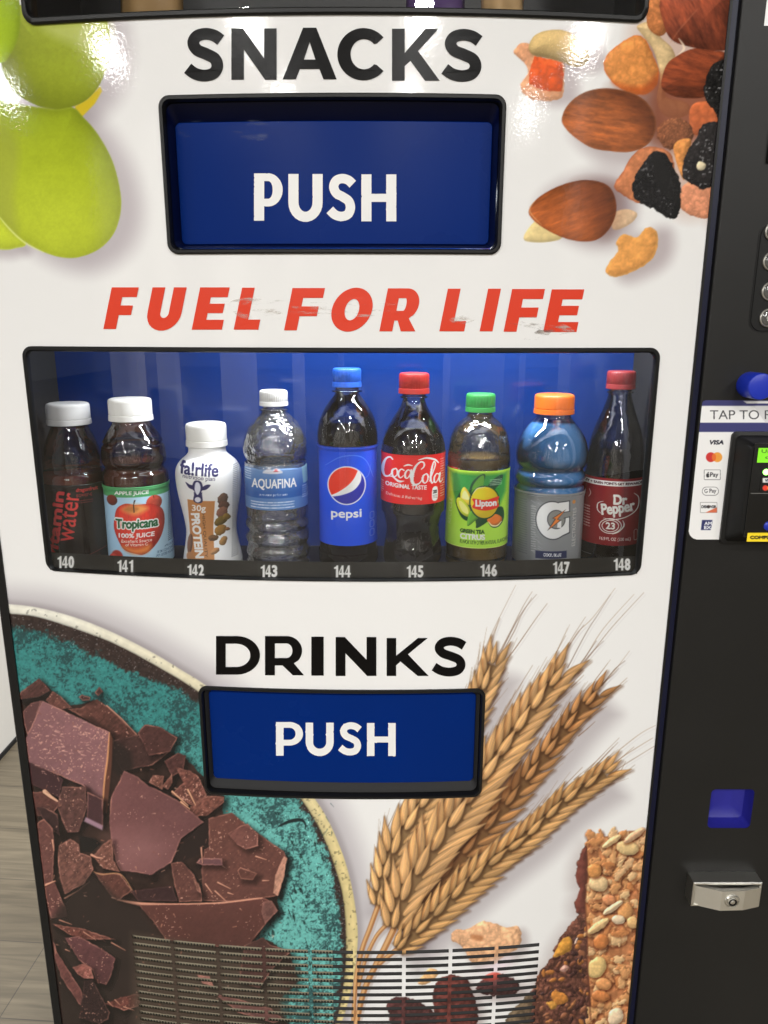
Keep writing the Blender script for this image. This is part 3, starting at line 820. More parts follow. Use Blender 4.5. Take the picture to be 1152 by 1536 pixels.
def paint_chocolate(P):
    a, b, c5 = Z(3), Z(4), Z(5)
    pile = np.r_[a((90, 570), (200, 450), (260, 500), (370, 590), (500, 560), (720, 740), (880, 830), (960, 850), (1060, 950), (1152, 1060)), c5((215, 130), (210, 230), (560, 470), (570, 500), (520, 720), (525, 790), (370, 990), (460, 960), (600, 1040), (640, 1200), (520, 1330), (580, 1440)), np.array([(430, 1700), (-60, 1700), (-60, 1080)])]
    A, X, Y = P.region(pile)
    d = P.sd(pile, X, Y) + 3 * fbm(X / 9, Y / 9, 301, 3)
    n = fbm(X / 25, Y / 25, 302, 4)
    base = np.array((44., 30, 25)) * (1 + .5 * n)[..., None]
    P.shadow(pile, 6, 5, 10, .6, (30, 60, 60))
    P.blend(A, np.clip(d + .5, 0, 1), base.astype(np.float32))
    pk = (140, 93, 87)
    chunk(P, a((100, 545), (105, 520), (205, 442), (262, 510), (200, 545), (120, 565)), (84, 50, 42), seed=1, rough=.2)
    P.fill(a((105, 555), (200, 540), (262, 512), (255, 530), (110, 575)), (28, 22, 20), 1)
    chunk(P, a((240, 560), (275, 512), (320, 540), (378, 600), (300, 610)), (104, 62, 50), seed=2, rough=.25, fleck=.7)
    chunk(P, a((355, 605), (420, 600), (505, 553), (560, 590), (640, 660), (725, 745), (700, 800), (640, 790), (520, 700)), (92, 54, 43), seed=3, rough=.28, fleck=.72, grad=(1, .4), amp=-.1)
    P.fill(a((400, 640), (480, 650), (600, 730), (690, 800), (600, 790), (500, 720)), (44, 26, 22), 3, .8)
    shard(P, a((560, 590), (640, 660), (722, 748)), 2.4)
    chunk(P, a((590, 770), (720, 740), (760, 690), (930, 750), (890, 830), (800, 900), (640, 930), (590, 850)), (70, 44, 37), seed=4, rough=.18, grad=(1, -.5), amp=.15)
    chunk(P, a((720, 730), (760, 685), (840, 700), (930, 755), (890, 830), (780, 850)), (78, 46, 39), seed=5, rough=.15)
    P.fill(a((590, 760), (690, 830), (700, 930), (620, 960), (580, 900)), (34, 26, 23), 4, .8)
    chunk(P, a((412, 545), (430, 528), (475, 545), (470, 562), (430, 560)), (64, 42, 38), seed=6)
    chunk(P, a((495, 520), (520, 490), (540, 515), (515, 540)), (70, 44, 38), seed=7)
    chunk(P, a((860, 880), (930, 835), (975, 850), (960, 930), (900, 960)), (82, 48, 41), seed=8, rough=.2)
    chunk(P, a((780, 990), (800, 950), (860, 955), (850, 1030)), (120, 74, 58), seed=9, rough=.3, fleck=.62)
    chunk(P, a((850, 1010), (900, 945), (905, 990), (880, 1030)), (110, 66, 52), seed=10, rough=.3, fleck=.65)
    chunk(P, a((920, 910), (1000, 930), (1040, 960), (1085, 1060), (1000, 1110), (900, 1050), (960, 990)), (112, 66, 53), seed=11, rough=.35, fleck=.62)
    chunk(P, c5((-10, 240), (40, 170), (120, 130), (215, 135), (215, 165), (125, 240), (60, 250)), (118, 70, 55), seed=12, rough=.35, fleck=.6)
    # the big pale slab at the left
    chunk(P, a((118, 620), (160, 575), (220, 562), (180, 680), (145, 740), (130, 700)), (96, 60, 54), seed=13, rough=.04)
    chunk(P, a((222, 562), (575, 728), (560, 880), (535, 1080), (440, 1010), (300, 950), (150, 890), (135, 760), (180, 660)), pk, seed=14, rough=.05, fleck=.62, grad=(-.3, .6), amp=-.07, hiw=.9)
    P.fill(a((575, 728), (590, 760), (585, 900), (560, 1152), (535, 1152), (540, 1000), (560, 880)), (84, 50, 38), 1)
    P.brush(a((572, 730), (562, 870), (545, 1000), (538, 1150)), (1.5, 2.6, 2.4, 1.6), (206, 142, 96), .85)
    chunk(P, a((150, 885), (300, 950), (330, 975), (310, 1070), (165, 1000)), (64, 38, 37), seed=15, rough=.03, hiw=.2)
    chunk(P, np.r_[a((440, 1000), (535, 1075), (535, 1160)), b((350, 40), (340, 0))], (76, 46, 44), seed=16, rough=.04, hiw=.2)
    for _ in range(70):
        x, y = rng.gauss(320, 110), rng.gauss(790, 70)
        if 160 < x < 560:
            q = a((x, y), (x + rng.uniform(4, 26), y + rng.uniform(-6, 12)))
            P.line(q, rng.uniform(.8, 2.2), .6, (206, 152, 134), .75)
    # second slab
    chunk(P, np.r_[a((650, 930), (720, 960)), b((700, -5), (780, 30), (880, 85), (1020, 205), (890, 300), (850, 400), (830, 440), (760, 480), (720, 510), (620, 490), (540, 485), (520, 450), (490, 330), (475, 200), (485, 60))], (118, 73, 66), seed=21, rough=.03, fleck=.86, grad=(-.4, .3), amp=.16, hiw=.9)
    P.fill(b((500, 290), (700, 250), (800, 330), (760, 450), (560, 470), (510, 400)), (150, 104, 98), 24, .4)
    P.fill(b((1020, 210), (1045, 165), (1050, 370), (880, 440), (850, 420), (900, 310)), (36, 26, 23), 2)
    for q in (((840, 30), (930, 110)), ((930, 20), (975, 110)), ((890, 90), (940, 130))):
        shard(P, b(*q), 4, (200, 146, 112))
    # left column
    chunk(P, b((30, 30), (110, 30), (190, 100), (150, 160), (60, 170)), (92, 54, 45), seed=22, rough=.2)
    shard(P, b((105, 30), (140, 60), (178, 85)), 9, (200, 152, 122))
    chunk(P, b((60, 120), (100, 115), (180, 160), (190, 280), (120, 240)), (60, 38, 34), seed=23, rough=.1)
    chunk(P, b((175, 115), (205, 0), (340, 0), (350, 120), (300, 260), (235, 265), (205, 200)), (92, 58, 49), seed=24, rough=.22, fleck=.74)
    chunk(P, b((350, 30), (440, 70), (440, 230), (345, 190)), (72, 44, 42), seed=25, rough=.05)
    P.fill(b((340, 175), (440, 225), (435, 250), (330, 200)), (152, 118, 128), 1.2, .9)
    chunk(P, b((60, 210), (100, 185), (150, 240), (160, 330), (150, 560), (100, 570), (80, 400)), (106, 64, 54), seed=26, rough=.14)
    chunk(P, b((185, 340), (250, 300), (300, 330), (310, 380), (370, 400), (385, 480), (330, 560), (220, 620), (190, 520), (178, 420)), (114, 72, 58), seed=27, rough=.28, fleck=.72)
    chunk(P, b((380, 400), (440, 330), (490, 300), (500, 420), (535, 490), (440, 470)), (122, 76, 60), seed=28, rough=.25, fleck=.7)
    P.fill(b((300, 280), (400, 300), (430, 330), (370, 380), (310, 370)), (26, 22, 20), 2)
    shard(P, b((375, 395), (405, 410), (440, 415)), 5)
    chunk(P, b((100, 570), (160, 545), (225, 700), (235, 750), (140, 760), (110, 640)), (104, 62, 53), seed=29, rough=.12, fleck=.74)
    shard(P, b((105, 570), (165, 545)), 5); shard(P, b((220, 645), (300, 600), (365, 548)), 2.2)
    shard(P, b((150, 310), (158, 370)), 4)
    chunk(P, b((385, 490), (440, 500), (540, 500), (610, 600), (520, 660), (470, 610)), (92, 54, 43), seed=30, rough=.2)
    P.brush(b((385, 488), (430, 505), (540, 505), (610, 600)), (1, 2, 1.6, 1.2), (180, 128, 90), .8)
    chunk(P, b((600, 600), (840, 570), (870, 660), (640, 660)), (58, 36, 33), seed=31, rough=.1, hiw=.2)
    # right of the pile
    chunk(P, c5((125, 260), (260, 225), (330, 285), (560, 450), (578, 490), (560, 570), (530, 700), (480, 715), (300, 740), (95, 735), (85, 560), (100, 440), (128, 420)), (104, 62, 50), seed=41, rough=.1, fleck=.74, grad=(.2, .6), amp=-.08)
    chunk(P, c5((560, 475), (578, 490), (560, 600), (525, 705), (500, 690), (510, 590)), (200, 140, 108), seed=42, rough=.2, fleck=.9)
    chunk(P, c5((235, 345), (310, 300), (350, 290), (412, 350), (412, 420), (340, 440), (290, 410)), (116, 70, 58), seed=43, rough=.14, hiw=1.1)
    chunk(P, c5((290, 560), (310, 540), (410, 575), (380, 615), (310, 610)), (98, 58, 46), seed=44, rough=.14, hiw=1.0)
    chunk(P, c5((55, 515), (75, 490), (205, 488), (208, 530), (90, 530)), (112, 72, 68), seed=45, rough=.04)
    for q in (((35, 600), (60, 660), (90, 700)), ((85, 430), (92, 520)), ((110, 640), (150, 695)), ((180, 630), (255, 668)), ((400, 480), (460, 500)), ((440, 620), (475, 620)), ((240, 690), (270, 700)), ((165, 680), (230, 740))):
        shard(P, c5(*q), 3.0)
    chunk(P, b((830, 440), (890, 430), (960, 500), (1010, 620), (1010, 660), (880, 665), (850, 560)), (100, 60, 49), seed=46, rough=.14)
    chunk(P, b((960, 530), (990, 560), (1010, 620), (980, 600)), (130, 84, 66), seed=47, rough=.2)
    # long slab over the grille
    chunk(P, np.r_[b((520, 650), (640, 670), (800, 672)), c5((0, 750), (200, 745), (380, 722), (435, 715), (490, 735), (525, 790), (470, 850), (360, 990), (300, 1010), (100, 990)), b((800, 880), (730, 780), (650, 690))], (94, 54, 44), seed=48, rough=.04, fleck=.82, grad=(0, 1), amp=-.1)
    P.brush(np.r_[b((525, 652), (640, 672), (800, 676)), c5((0, 752), (200, 745), (370, 725), (435, 718))], (2, 4, 2.2, 2, 2.4, 2.6, 1.4), (198, 136, 110), .9)
    chunk(P, c5((440, 740), (490, 735), (527, 790), (450, 870), (430, 800)), (116, 74, 62), seed=49, rough=.2, hiw=.5)
    # dark lower left with shards
    P.fill(b((220, 650), (380, 500), (520, 640), (640, 690), (770, 860), (610, 860), (640, 1370), (200, 1370), (160, 900), (140, 770)), (40, 31, 27), 6, .85)
    chunk(P, b((150, 790), (330, 820), (510, 880), (340, 880), (240, 850)), (104, 58, 46), seed=50, rough=.3, fleck=.68)
    chunk(P, b((220, 870), (300, 860), (430, 930), (510, 990), (490, 1080), (460, 1140), (400, 1130), (380, 1060), (300, 1000)), (92, 54, 50), seed=51, rough=.12, grad=(.2, -.8), amp=.15, fleck=.74)
    chunk(P, b((150, 880), (180, 960), (250, 1070), (320, 1180), (335, 1285), (300, 1250), (200, 1100), (165, 1000)), (106, 62, 53), seed=52, rough=.2)
    chunk(P, b((265, 1040), (320, 1020), (370, 1040), (385, 1105), (330, 1105), (290, 1080)), (134, 78, 64), seed=53, rough=.35, fleck=.6)
    chunk(P, b((330, 1120), (380, 1110), (480, 1300), (470, 1340), (420, 1367), (300, 1330)), (50, 33, 29), seed=54, rough=.08, hiw=.5)
    chunk(P, b((450, 1250), (540, 1215), (640, 1190), (660, 1260), (560, 1290)), (98, 54, 43), seed=55, rough=.3, fleck=.66)
    for q in (((470, 1240), (500, 1270)), ((490, 900), (570, 945)), ((330, 840), (400, 885)), ((510, 1230), (540, 1260)), ((190, 770), (260, 795)), ((225, 940), (250, 950)), ((560, 1270), (620, 1290))):
        shard(P, b(*q), 2.0)
    # what shows between the slots of the grille
    P.fill(np.array([(198, 1400), (420, 1440), (430, 1560), (200, 1560)]), (66, 54, 44), 8, .75)
    chunk(P, c5((60, 1160), (130, 1170), (160, 1230), (90, 1210)), (140, 92, 76), seed=60, rough=.3)
    chunk(P, c5((160, 1270), (300, 1300), (480, 1350), (560, 1420), (500, 1440), (300, 1380)), (104, 66, 56), seed=61, rough=.15)
    chunk(P, c5((330, 990), (440, 945), (480, 985), (600, 1030), (500, 1120), (420, 1240), (300, 1200)), (74, 46, 38), seed=62, rough=.15)

def kernel(P, x, y, ang, L, Wd, col, side, seed):
    """one grain of an ear: base at x, y, pointing along ang (degrees, y down)"""
    c, s = math.cos(math.radians(ang)), math.sin(math.radians(ang))
    loc = [(0, 0), (.10, .34), (.32, .50), (.55, .43), (.78, .20), (1.05, .02), (.80, -.16), (.55, -.36), (.30, -.42), (.08, -.28)]
    pts = spline([(x + (u * L) * c - (v * Wd) * s, y + (u * L) * s + (v * Wd) * c) for u, v in loc], 4)
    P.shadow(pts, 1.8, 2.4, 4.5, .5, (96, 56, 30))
    r = P.region(pts, 2)
    if r is None: return
    A, X, Y = r
    d = P.sd(pts, X, Y)
    u = ((X - x) * c + (Y - y) * s) / L
    v = (-(X - x) * s + (Y - y) * c) / Wd
    n = fbm(u * 2.2 + seed, v * 15, seed, 3)
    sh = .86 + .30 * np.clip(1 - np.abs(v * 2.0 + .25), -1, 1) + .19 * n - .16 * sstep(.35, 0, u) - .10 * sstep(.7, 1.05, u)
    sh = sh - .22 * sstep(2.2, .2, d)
    rib = np.clip(1 - np.abs(v + .10 + .05 * np.sin(u * 3)) * 14, 0, 1) * .10
    colr = np.asarray(col, np.float32)[None, None] * (sh + rib)[..., None]
    colr = colr * np.stack([np.ones_like(u), 1 - .03 * n, 1 - .12 * n], -1)
    P.blend(A, np.clip(d + .5, 0, 1), colr.astype(np.float32))

def ear(P, axis, w0, w1, n, col, seed, Lk=1.0):
    q = spline(axis, 12, closed=False)
    seg = np.r_[0, np.cumsum(np.hypot(*np.diff(q, axis=0).T))]
    rr = random.Random(seed)
    core = stroke_loop(axis, w0 * .5)
    P.fill(core, tuple(k * .62 for k in col), 2)
    for i in range(n - 1, -1, -1):
        f = i / (n - 1)
        s = seg[-1] * f
        x, y = np.interp(s, seg, q[:, 0]), np.interp(s, seg, q[:, 1])
        x2, y2 = np.interp(min(s + 6, seg[-1]), seg, q[:, 0]), np.interp(min(s + 6, seg[-1]), seg, q[:, 1])
        if s + 6 > seg[-1]:
            x2, y2 = x + (q[-1] - q[-3])[0], y + (q[-1] - q[-3])[1]
        a = math.degrees(math.atan2(y2 - y, x2 - x))
        w = w0 + (w1 - w0) * f ** 1.6
        w *= .72 + .28 * min(1, f * 5)
        nx, ny = -math.sin(math.radians(a)), math.cos(math.radians(a))
        for side in (1, -1, 0) if i % 2 == 0 else (-1, 1, 0):
            k = 1 + rr.uniform(-.09, .09)
            cc = tuple(v * k for v in col)
            off = side * w * .17
            kx, ky = x + nx * off, y + ny * off
            spread = side * (27 - 12 * f)
            if side == 0:
                if i % 2: continue
                kernel(P, x, y, a + rr.uniform(-5, 5) - 6, w * .85 * Lk, w * .26, tuple(v * .98 for v in cc), 0, seed + i * 7)
            else:
                kernel(P, kx, ky, a + spread + rr.uniform(-4, 4), w * 1.02 * Lk, w * .295, cc if side < 0 else tuple(v * .93 for v in cc), side, seed + i * 7 + side)
        for side in (-1, 1):
            for _k in range(2):
                px_, py_ = x + nx * w * .48 * side + (x2 - x) * 2, y + ny * w * .48 * side + (y2 - y) * 2
                aa = math.radians(a + side * rr.uniform(4, 14))
                l = w * rr.uniform(.35, 1.15)
                P.line([(px_, py_), (px_ + l * math.cos(aa), py_ + l * math.sin(aa))], 1.0, .35, (112, 76, 46), .5)

def paint_wheat(P):
    z6, z7 = Z(6), Z(7)
    A_ = [(590, 1392), (606, 1345), (640, 1288), (690, 1218), (735, 1152), (785, 1080), (838, 1012)]
    B_ = [(568, 1358), (578, 1315), (596, 1265), (624, 1222), (668, 1150), (702, 1085), (722, 1040), (738, 996)]
    C_ = [(600, 1390), (655, 1325), (704, 1270), (760, 1206), (812, 1140), (856, 1082), (896, 1040)]
    D_ = [(596, 1424), (640, 1385), (690, 1336), (740, 1292), (790, 1254), (845, 1204), (908, 1160)]
    for ax, w in ((A_, 62), (B_, 52), (C_, 46), (D_, 48)):
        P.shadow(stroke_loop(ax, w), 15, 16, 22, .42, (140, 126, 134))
    def awn(pts, w=1.5, col=(112, 80, 56), op=.8):
        q = spline(pts, 6, closed=False)
        P.line(q + (3, 3), w * .9, .4, (170, 160, 160), .35)
        P.line(q, w, .45, col, op)
    for q in (((55, 590), (120, 430), (190, 270), (310, 30)), ((90, 560), (160, 400), (220, 210)), ((130, 440), (190, 290), (225, 215)), ((190, 460), (280, 290), (350, 150), (402, 65)), ((215, 430), (300, 260), (360, 160), (427, 80)), ((210, 450), (300, 290), (340, 200), (400, 100)), ((250, 460), (330, 350), (420, 220), (487, 130)),
              ((150, 700), (200, 620), (270, 545)), ((150, 740), (230, 610)), ((190, 870), (230, 760), (282, 665)), ((190, 860), (280, 680), (405, 475)), ((300, 740), (340, 660), (390, 570)), ((400, 610), (440, 540)), ((470, 550), (500, 470), (590, 310)), ((500, 500), (560, 430), (690, 250)), ((530, 490), (620, 330), (700, 205)), ((560, 460), (650, 300), (740, 210), (865, 45)), ((600, 490), (700, 300), (770, 190), (840, 80)),
              ((620, 560), (700, 430), (800, 270), (970, 80)), ((640, 530), (740, 400), (850, 260), (1025, 70)), ((600, 560), (690, 440), (760, 340)), ((650, 510), (720, 420), (800, 340)), ((620, 600), (690, 530)), ((660, 670), (700, 620), (735, 570)), ((770, 610), (850, 520), (945, 395)), ((790, 590), (860, 500), (920, 450)), ((780, 590), (850, 530), (885, 490)), ((770, 680), (860, 610), (932, 545)), ((660, 870), (720, 820), (752, 790)),
              ((700, 1090), (760, 1010), (888, 880)), ((720, 1080), (800, 990), (880, 905)), ((740, 1070), (860, 970), (1000, 860), (1090, 810)), ((800, 1080), (900, 990), (1075, 880)), ((840, 1090), (900, 1040), (1085, 925)), ((820, 1070), (890, 1000), (970, 930)), ((850, 1090), (890, 1070), (925, 1010)), ((840, 1130), (900, 1090), (975, 1030)), ((440, 1300), (560, 1190), (700, 1080)), ((480, 860), (530, 790)), ((300, 1010), (400, 930)), ((540, 720), (470, 800))):
        awn(z7(*q), 1.5, rng.choice([(112, 78, 54), (134, 100, 72), (92, 64, 48)]), rng.uniform(.6, .85))
    for q, w in (((568, 1356), (555, 1392), (543, 1425), (534, 1470), (530, 1530)), 8), (((582, 1385), (564, 1405), (548, 1440), (538, 1480)), 6.5), (((590, 1395), (577, 1422), (565, 1445), (545, 1490), (530, 1560)), 10), (((596, 1424), (585, 1432), (570, 1445)), 8):
        s = spline(q, 6, closed=False)
        P.line(s + (3, 4), w, w * .8, (150, 130, 120), .4)
        P.line(s, w, w * .8, (150, 100, 60)); P.line(s - (w * .12, 0), w * .45, w * .35, (202, 156, 106), .8)
    golden = (188, 141, 92)
    ear(P, C_, 46, 34, 20, (162, 112, 68), 501)
    # the dark gap between ears
    P.fill(spline([(610, 1400), (660, 1330), (720, 1250), (780, 1170), (770, 1150), (700, 1240), (640, 1330)], 6), (96, 58, 32), 7, .6)
    ear(P, B_, 52, 40, 21, (192, 146, 96), 511)
    ear(P, A_, 68, 46, 22, golden, 521)
    ear(P, D_, 48, 36, 23, (182, 136, 86), 531)

def paint_bar(P):
    z = Z(8)
    side = z((455, 165), (410, 240), (385, 320), (368, 420), (375, 480), (402, 515), (385, 560), (365, 620), (370, 690), (392, 712), (330, 780), (270, 860), (215, 950), (190, 1030), (120, 1110), (82, 1170), (60, 1300), (20, 1536), (0, 1900), (560, 1900), (480, 400))
    P.shadow(side, -8, 6, 20, .35, (160, 140, 140))
    P.blob(side, (92, 56, 44), R=10, amb=.7, dif=.38, tex=wrinkle(611, 7, .75, .5), edge=3, seed=3)
    P.blob(z((455, 185), (410, 250), (385, 330), (370, 430), (380, 480), (402, 515), (385, 565), (366, 630), (375, 700), (440, 700), (455, 400)), (108, 56, 46), R=9, amb=.72, dif=.36, tex=wrinkle(612, 12, .3), op=.9)
    rr = random.Random(8)
    for _ in range(260):
        x, y = rr.uniform(20, 480), rr.uniform(740, 1800)
        if x < 480 - (y - 700) * .95 + 60 or x < 40: continue
        cx, cy = z((x, y))[0]
        col = rr.choice([(58, 34, 30), (120, 70, 48), (176, 108, 52), (142, 88, 60), (72, 40, 34), (96, 58, 46), (64, 42, 40)])
        P.blob(ell(cx, cy, rr.uniform(2.5, 7), rr.uniform(2, 4.5), rr.uniform(0, 180), 14), col, R=4, amb=.6, dif=.55, spec=30, edge=1.2, seed=rr.randint(0, 99), op=.9)
    for q, c in ((((200, 1020), (260, 910), (320, 880), (345, 920), (330, 980), (230, 1030)), (204, 140, 58)), (((180, 1320), (220, 1290), (300, 1320), (300, 1370), (220, 1390)), (196, 124, 56)), (((150, 1380), (200, 1360), (230, 1400), (190, 1430)), (206, 144, 66)), (((250, 1130), (280, 1090), (320, 1110), (290, 1140)), (206, 150, 130)), (((355, 930), (385, 880), (375, 930)), (226, 190, 170)), (((300, 1430), (370, 1350), (350, 1410)), (150, 96, 60))):
        P.blob(spline(z(*q), 4), c, R=8, amb=.68, dif=.44, tex=wrinkle(613, 7, .3), edge=1.5)
    face = spline(z((455, 165), (490, 135), (560, 128), (690, 110), (740, 85), (900, 80), (1100, 70), (1100, 1900), (500, 1900), (485, 1536), (478, 1300), (458, 1100), (455, 900), (440, 640), (460, 400)), 5)
    P.fill(face, (150, 92, 56), 1)
    A, X, Y = P.region(face)
    d = P.sd(face, X, Y)
    n = fbm(X / 7, Y / 7, 620, 4)
    P.blend(A, np.clip(d, 0, 1), (np.array((168., 106, 66)) * (1 + .35 * n)[..., None]).astype(np.float32))
    cols = [(216, 160, 106), (206, 144, 90), (196, 124, 72), (222, 178, 126), (212, 154, 100), (214, 168, 120), (204, 136, 82), (208, 158, 102), (196, 132, 84)]
    for _ in range(330):
        x, y = rr.uniform(440, 960), rr.uniform(100, 1800)
        cx, cy = z((x, y))[0]
        k = rr.random()
        rx, ry = (rr.uniform(8, 15), rr.uniform(3.4, 6)) if k < .6 else (rr.uniform(6, 10), rr.uniform(5, 8))
        if x - rx * 4 < 440: continue
        an = rr.gauss(-40, 35)
        e = ell(cx, cy, rx, ry, an, 18)
        P.shadow(e, 1, 1.6, 3, .45, (92, 44, 24))
        c, s = math.cos(math.radians(an)), math.sin(math.radians(an))
        sd_ = rr.randint(0, 9999)
        fx = (lambda c, s, cx, cy, sd_: lambda X, Y, d: 1 + .13 * fbm(((X - cx) * c + (Y - cy) * s) / 9, (-(X - cx) * s + (Y - cy) * c) / 2.2, sd_, 3))(c, s, cx, cy, sd_)
        P.blob(e, rr.choice(cols), R=min(rx, ry) * .9, amb=.76, dif=.28, tex=fx, spec=20, edge=4.0, seed=sd_, op=.93)
    for q, c in (((540, 480, 15, 12), (222, 184, 134)), ((530, 1110, 13, 17), (218, 178, 114)), ((740, 690, 11, 13), (214, 148, 88)), ((690, 750, 10, 7), (226, 194, 156)), ((560, 915, 11, 12), (196, 118, 64)), ((620, 600, 10, 8), (216, 140, 92)), ((580, 1235, 12, 9), (214, 144, 88)), ((510, 380, 11, 11), (210, 140, 78)), ((670, 1480, 11, 14), (226, 194, 156)), ((760, 210, 17, 11), (222, 184, 126)), ((800, 770, 9, 9), (222, 172, 112)), ((560, 1325, 14, 8), (194, 118, 66)), ((650, 660, 18, 5), (232, 194, 150)), ((540, 800, 19, 6), (226, 180, 124)), ((810, 115, 19, 6), (218, 168, 126)), ((640, 160, 17, 5), (226, 182, 128))):
        cx, cy = z((q[0], q[1]))[0]
        an = -60 if q[3] > q[2] else -35 if q[2] > 1.8 * q[3] else 10
        e = ell(cx, cy, max(q[2], q[3]), min(q[2], q[3]), an, 20)
        P.shadow(e, 1.4, 2, 3.5, .7, (92, 44, 24))
        P.blob(e, c, R=8, amb=.68, dif=.42, spec=40, tex=wrinkle(int(q[0]), 5, .14), edge=1.0)
    P.brush(z((450, 180), (455, 400), (442, 640), (455, 900), (462, 1150), (482, 1500)), (2, 3, 3, 3, 3, 3), (84, 44, 32), .55)

def paint_crumbs(P):
    z = Z(6)
    cr = spline(z((530, 900), (545, 850), (620, 840), (690, 798), (760, 810), (830, 830), (890, 825), (908, 880), (890, 940), (800, 1000), (760, 1030), (640, 1020), (590, 940)), 5)
    P.shadow(cr, 8, 8, 12, .45, (150, 130, 130))
    P.blob(cr, (214, 160, 118), R=14, amb=.78, dif=.30, tex=wrinkle(701, 9, .3), edge=1.5, seed=2)
    P.fill(spline(z((640, 870), (700, 880), (690, 905), (640, 895)), 4), (150, 88, 50), 2, .6)
    P.fill(spline(z((790, 1000), (850, 985), (830, 1060), (760, 1090), (680, 1060)), 4), (226, 204, 206), 8, .7)
    P.blob(spline(z((350, 1130), (400, 1060), (450, 1060), (455, 1095), (390, 1140)), 4), (216, 164, 110), R=6, tex=wrinkle(702, 6, .3), edge=1.5)
    for q, c, s in ((((180, 1240), (260, 1205), (380, 1250), (450, 1310), (470, 1380), (420, 1500), (250, 1500), (200, 1330)), (74, 42, 40), 1), (((430, 1180), (470, 1110), (540, 1090), (610, 1110), (650, 1190), (670, 1290), (650, 1420), (480, 1420), (440, 1280)), (88, 44, 38), 2), (((660, 1170), (700, 1110), (780, 1080), (850, 1100), (900, 1150), (860, 1200), (760, 1200)), (80, 48, 46), 3), (((820, 1340), (880, 1260), (960, 1180), (1010, 1200), (1010, 1420), (860, 1420)), (92, 76, 58), 4)):
        p = spline(z(*q), 5)
        P.shadow(p, 8, 8, 12, .5, (150, 130, 130))
        P.blob(p, c, R=18, amb=.62, dif=.5, tex=wrinkle(710 + s, 9, .5, .25), edge=2.5, seed=s)
    P.blob(spline(z((690, 1110), (750, 1075), (800, 1085), (760, 1120)), 4), (196, 80, 66), R=6, op=.8)

def paint_debris(P):
    for _ in range(240):
        x, y = rng.uniform(45, 430), rng.uniform(1040, 1530)
        if y < 1030 + (x - 40) * .62 or x < 30 + (y - 1020) * .13: continue
        a = rng.uniform(0, 3.14); l = rng.uniform(1.5, 6)
        c = rng.choice([(176, 118, 94), (140, 88, 70), (196, 144, 120), (120, 72, 58)])
        P.line([(x, y), (x + l * math.cos(a), y + l * math.sin(a))], rng.uniform(.8, 2.0), .6, c, rng.uniform(.4, .9))
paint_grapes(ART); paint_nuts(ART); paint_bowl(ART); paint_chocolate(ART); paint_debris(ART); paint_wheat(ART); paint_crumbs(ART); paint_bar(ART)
# fine paper tooth
# ------------------------------------------------------------------ setting
def plank_mat():
    m, nt, N, L, b = new_mat('floor_planks')
    tc = N.new('ShaderNodeTexCoord')
    mp = N.new('ShaderNodeMapping'); mp.inputs['Rotation'].default_value = (0, 0, math.radians(4)); mp.inputs['Location'].default_value = (0.3, 0.07, 0)
    L.new(tc.outputs['Object'], mp.inputs['Vector'])
    br = N.new('ShaderNodeTexBrick'); br.offset = 0.37
    br.inputs['Scale'].default_value = 1.0; br.inputs['Brick Width'].default_value = 1.2; br.inputs['Row Height'].default_value = 0.18
    br.inputs['Mortar Size'].default_value = 0.0012; br.inputs['Bias'].default_value = 0.0
    br.inputs['Color1'].default_value = (0.122, 0.100, 0.068, 1); br.inputs['Color2'].default_value = (0.155, 0.130, 0.090, 1); br.inputs['Mortar'].default_value = (0.07, 0.058, 0.045, 1)
    L.new(mp.outputs['Vector'], br.inputs['Vector'])
    st = N.new('ShaderNodeMapping'); st.inputs['Scale'].default_value = (2.2, 38, 1)
    L.new(mp.outputs['Vector'], st.inputs['Vector'])
    n = N.new('ShaderNodeTexNoise'); n.inputs['Scale'].default_value = 2.0; n.inputs['Detail'].default_value = 7; n.inputs['Distortion'].default_value = 0.8
    L.new(st.outputs['Vector'], n.inputs['Vector'])
    mr = N.new('ShaderNodeMapRange'); mr.inputs['From Min'].default_value = 0.3; mr.inputs['From Max'].default_value = 0.7; mr.inputs['To Min'].default_value = 0.70; mr.inputs['To Max'].default_value = 1.25
    L.new(n.outputs['Fac'], mr.inputs['Value'])
    mx = N.new('ShaderNodeMix'); mx.data_type = 'RGBA'; mx.blend_type = 'MULTIPLY'; mx.inputs['Factor'].default_value = 1
    L.new(br.outputs['Color'], mx.inputs['A']); L.new(mr.outputs['Result'], mx.inputs['B'])
    L.new(mx.outputs['Result'], b.inputs['Base Color'])
    b.inputs['Roughness'].default_value = 0.45
    return m

def quad(name, pts, mat, kind=None, parent=None):
    o = mesh(name, pts, [(0, 1, 2, 3)], mat, parent)
    if kind: o['kind'] = kind
    return o

quad('floor', [(-14, -22, 0), (14, -22, 0), (14, 6, 0), (-14, 6, 0)], plank_mat(), 'structure')
quad('ceiling', [(-14, -22, CEIL), (-14, 6, CEIL), (14, 6, CEIL), (14, -22, CEIL)], pmat('ceiling_paint', (0.22, 0.22, 0.22), 0.9), 'structure')
# the pale wall beside the machine: its foot runs away from the viewer
_a, _b = [CAM + ray(px, py) * (-H / ray(px, py)[2]) for px, py in ((0, 1137), (29, 1106))]
wx = (_a[0] + _b[0]) / 2
MAT['wall_paint'] = pmat('wall_paint', (0.74, 0.73, 0.70), 0.7, var=0.05, varscale=3, bump=(120, 0.15, 0.001))
wl = box_obj('wall', wx - 0.12, wx, 0.9, 5.2, 0.0, CEIL - 0.01, MAT['wall_paint'])
wl['kind'] = 'structure'
box_obj('foot_shadow_line', wx + .0005, wx + .006, 0.9, 5.2, 0.0005, 0.014, MAT['black_matt'])['kind'] = 'structure'  # dark strip standing in for the shadow line along the wall's foot

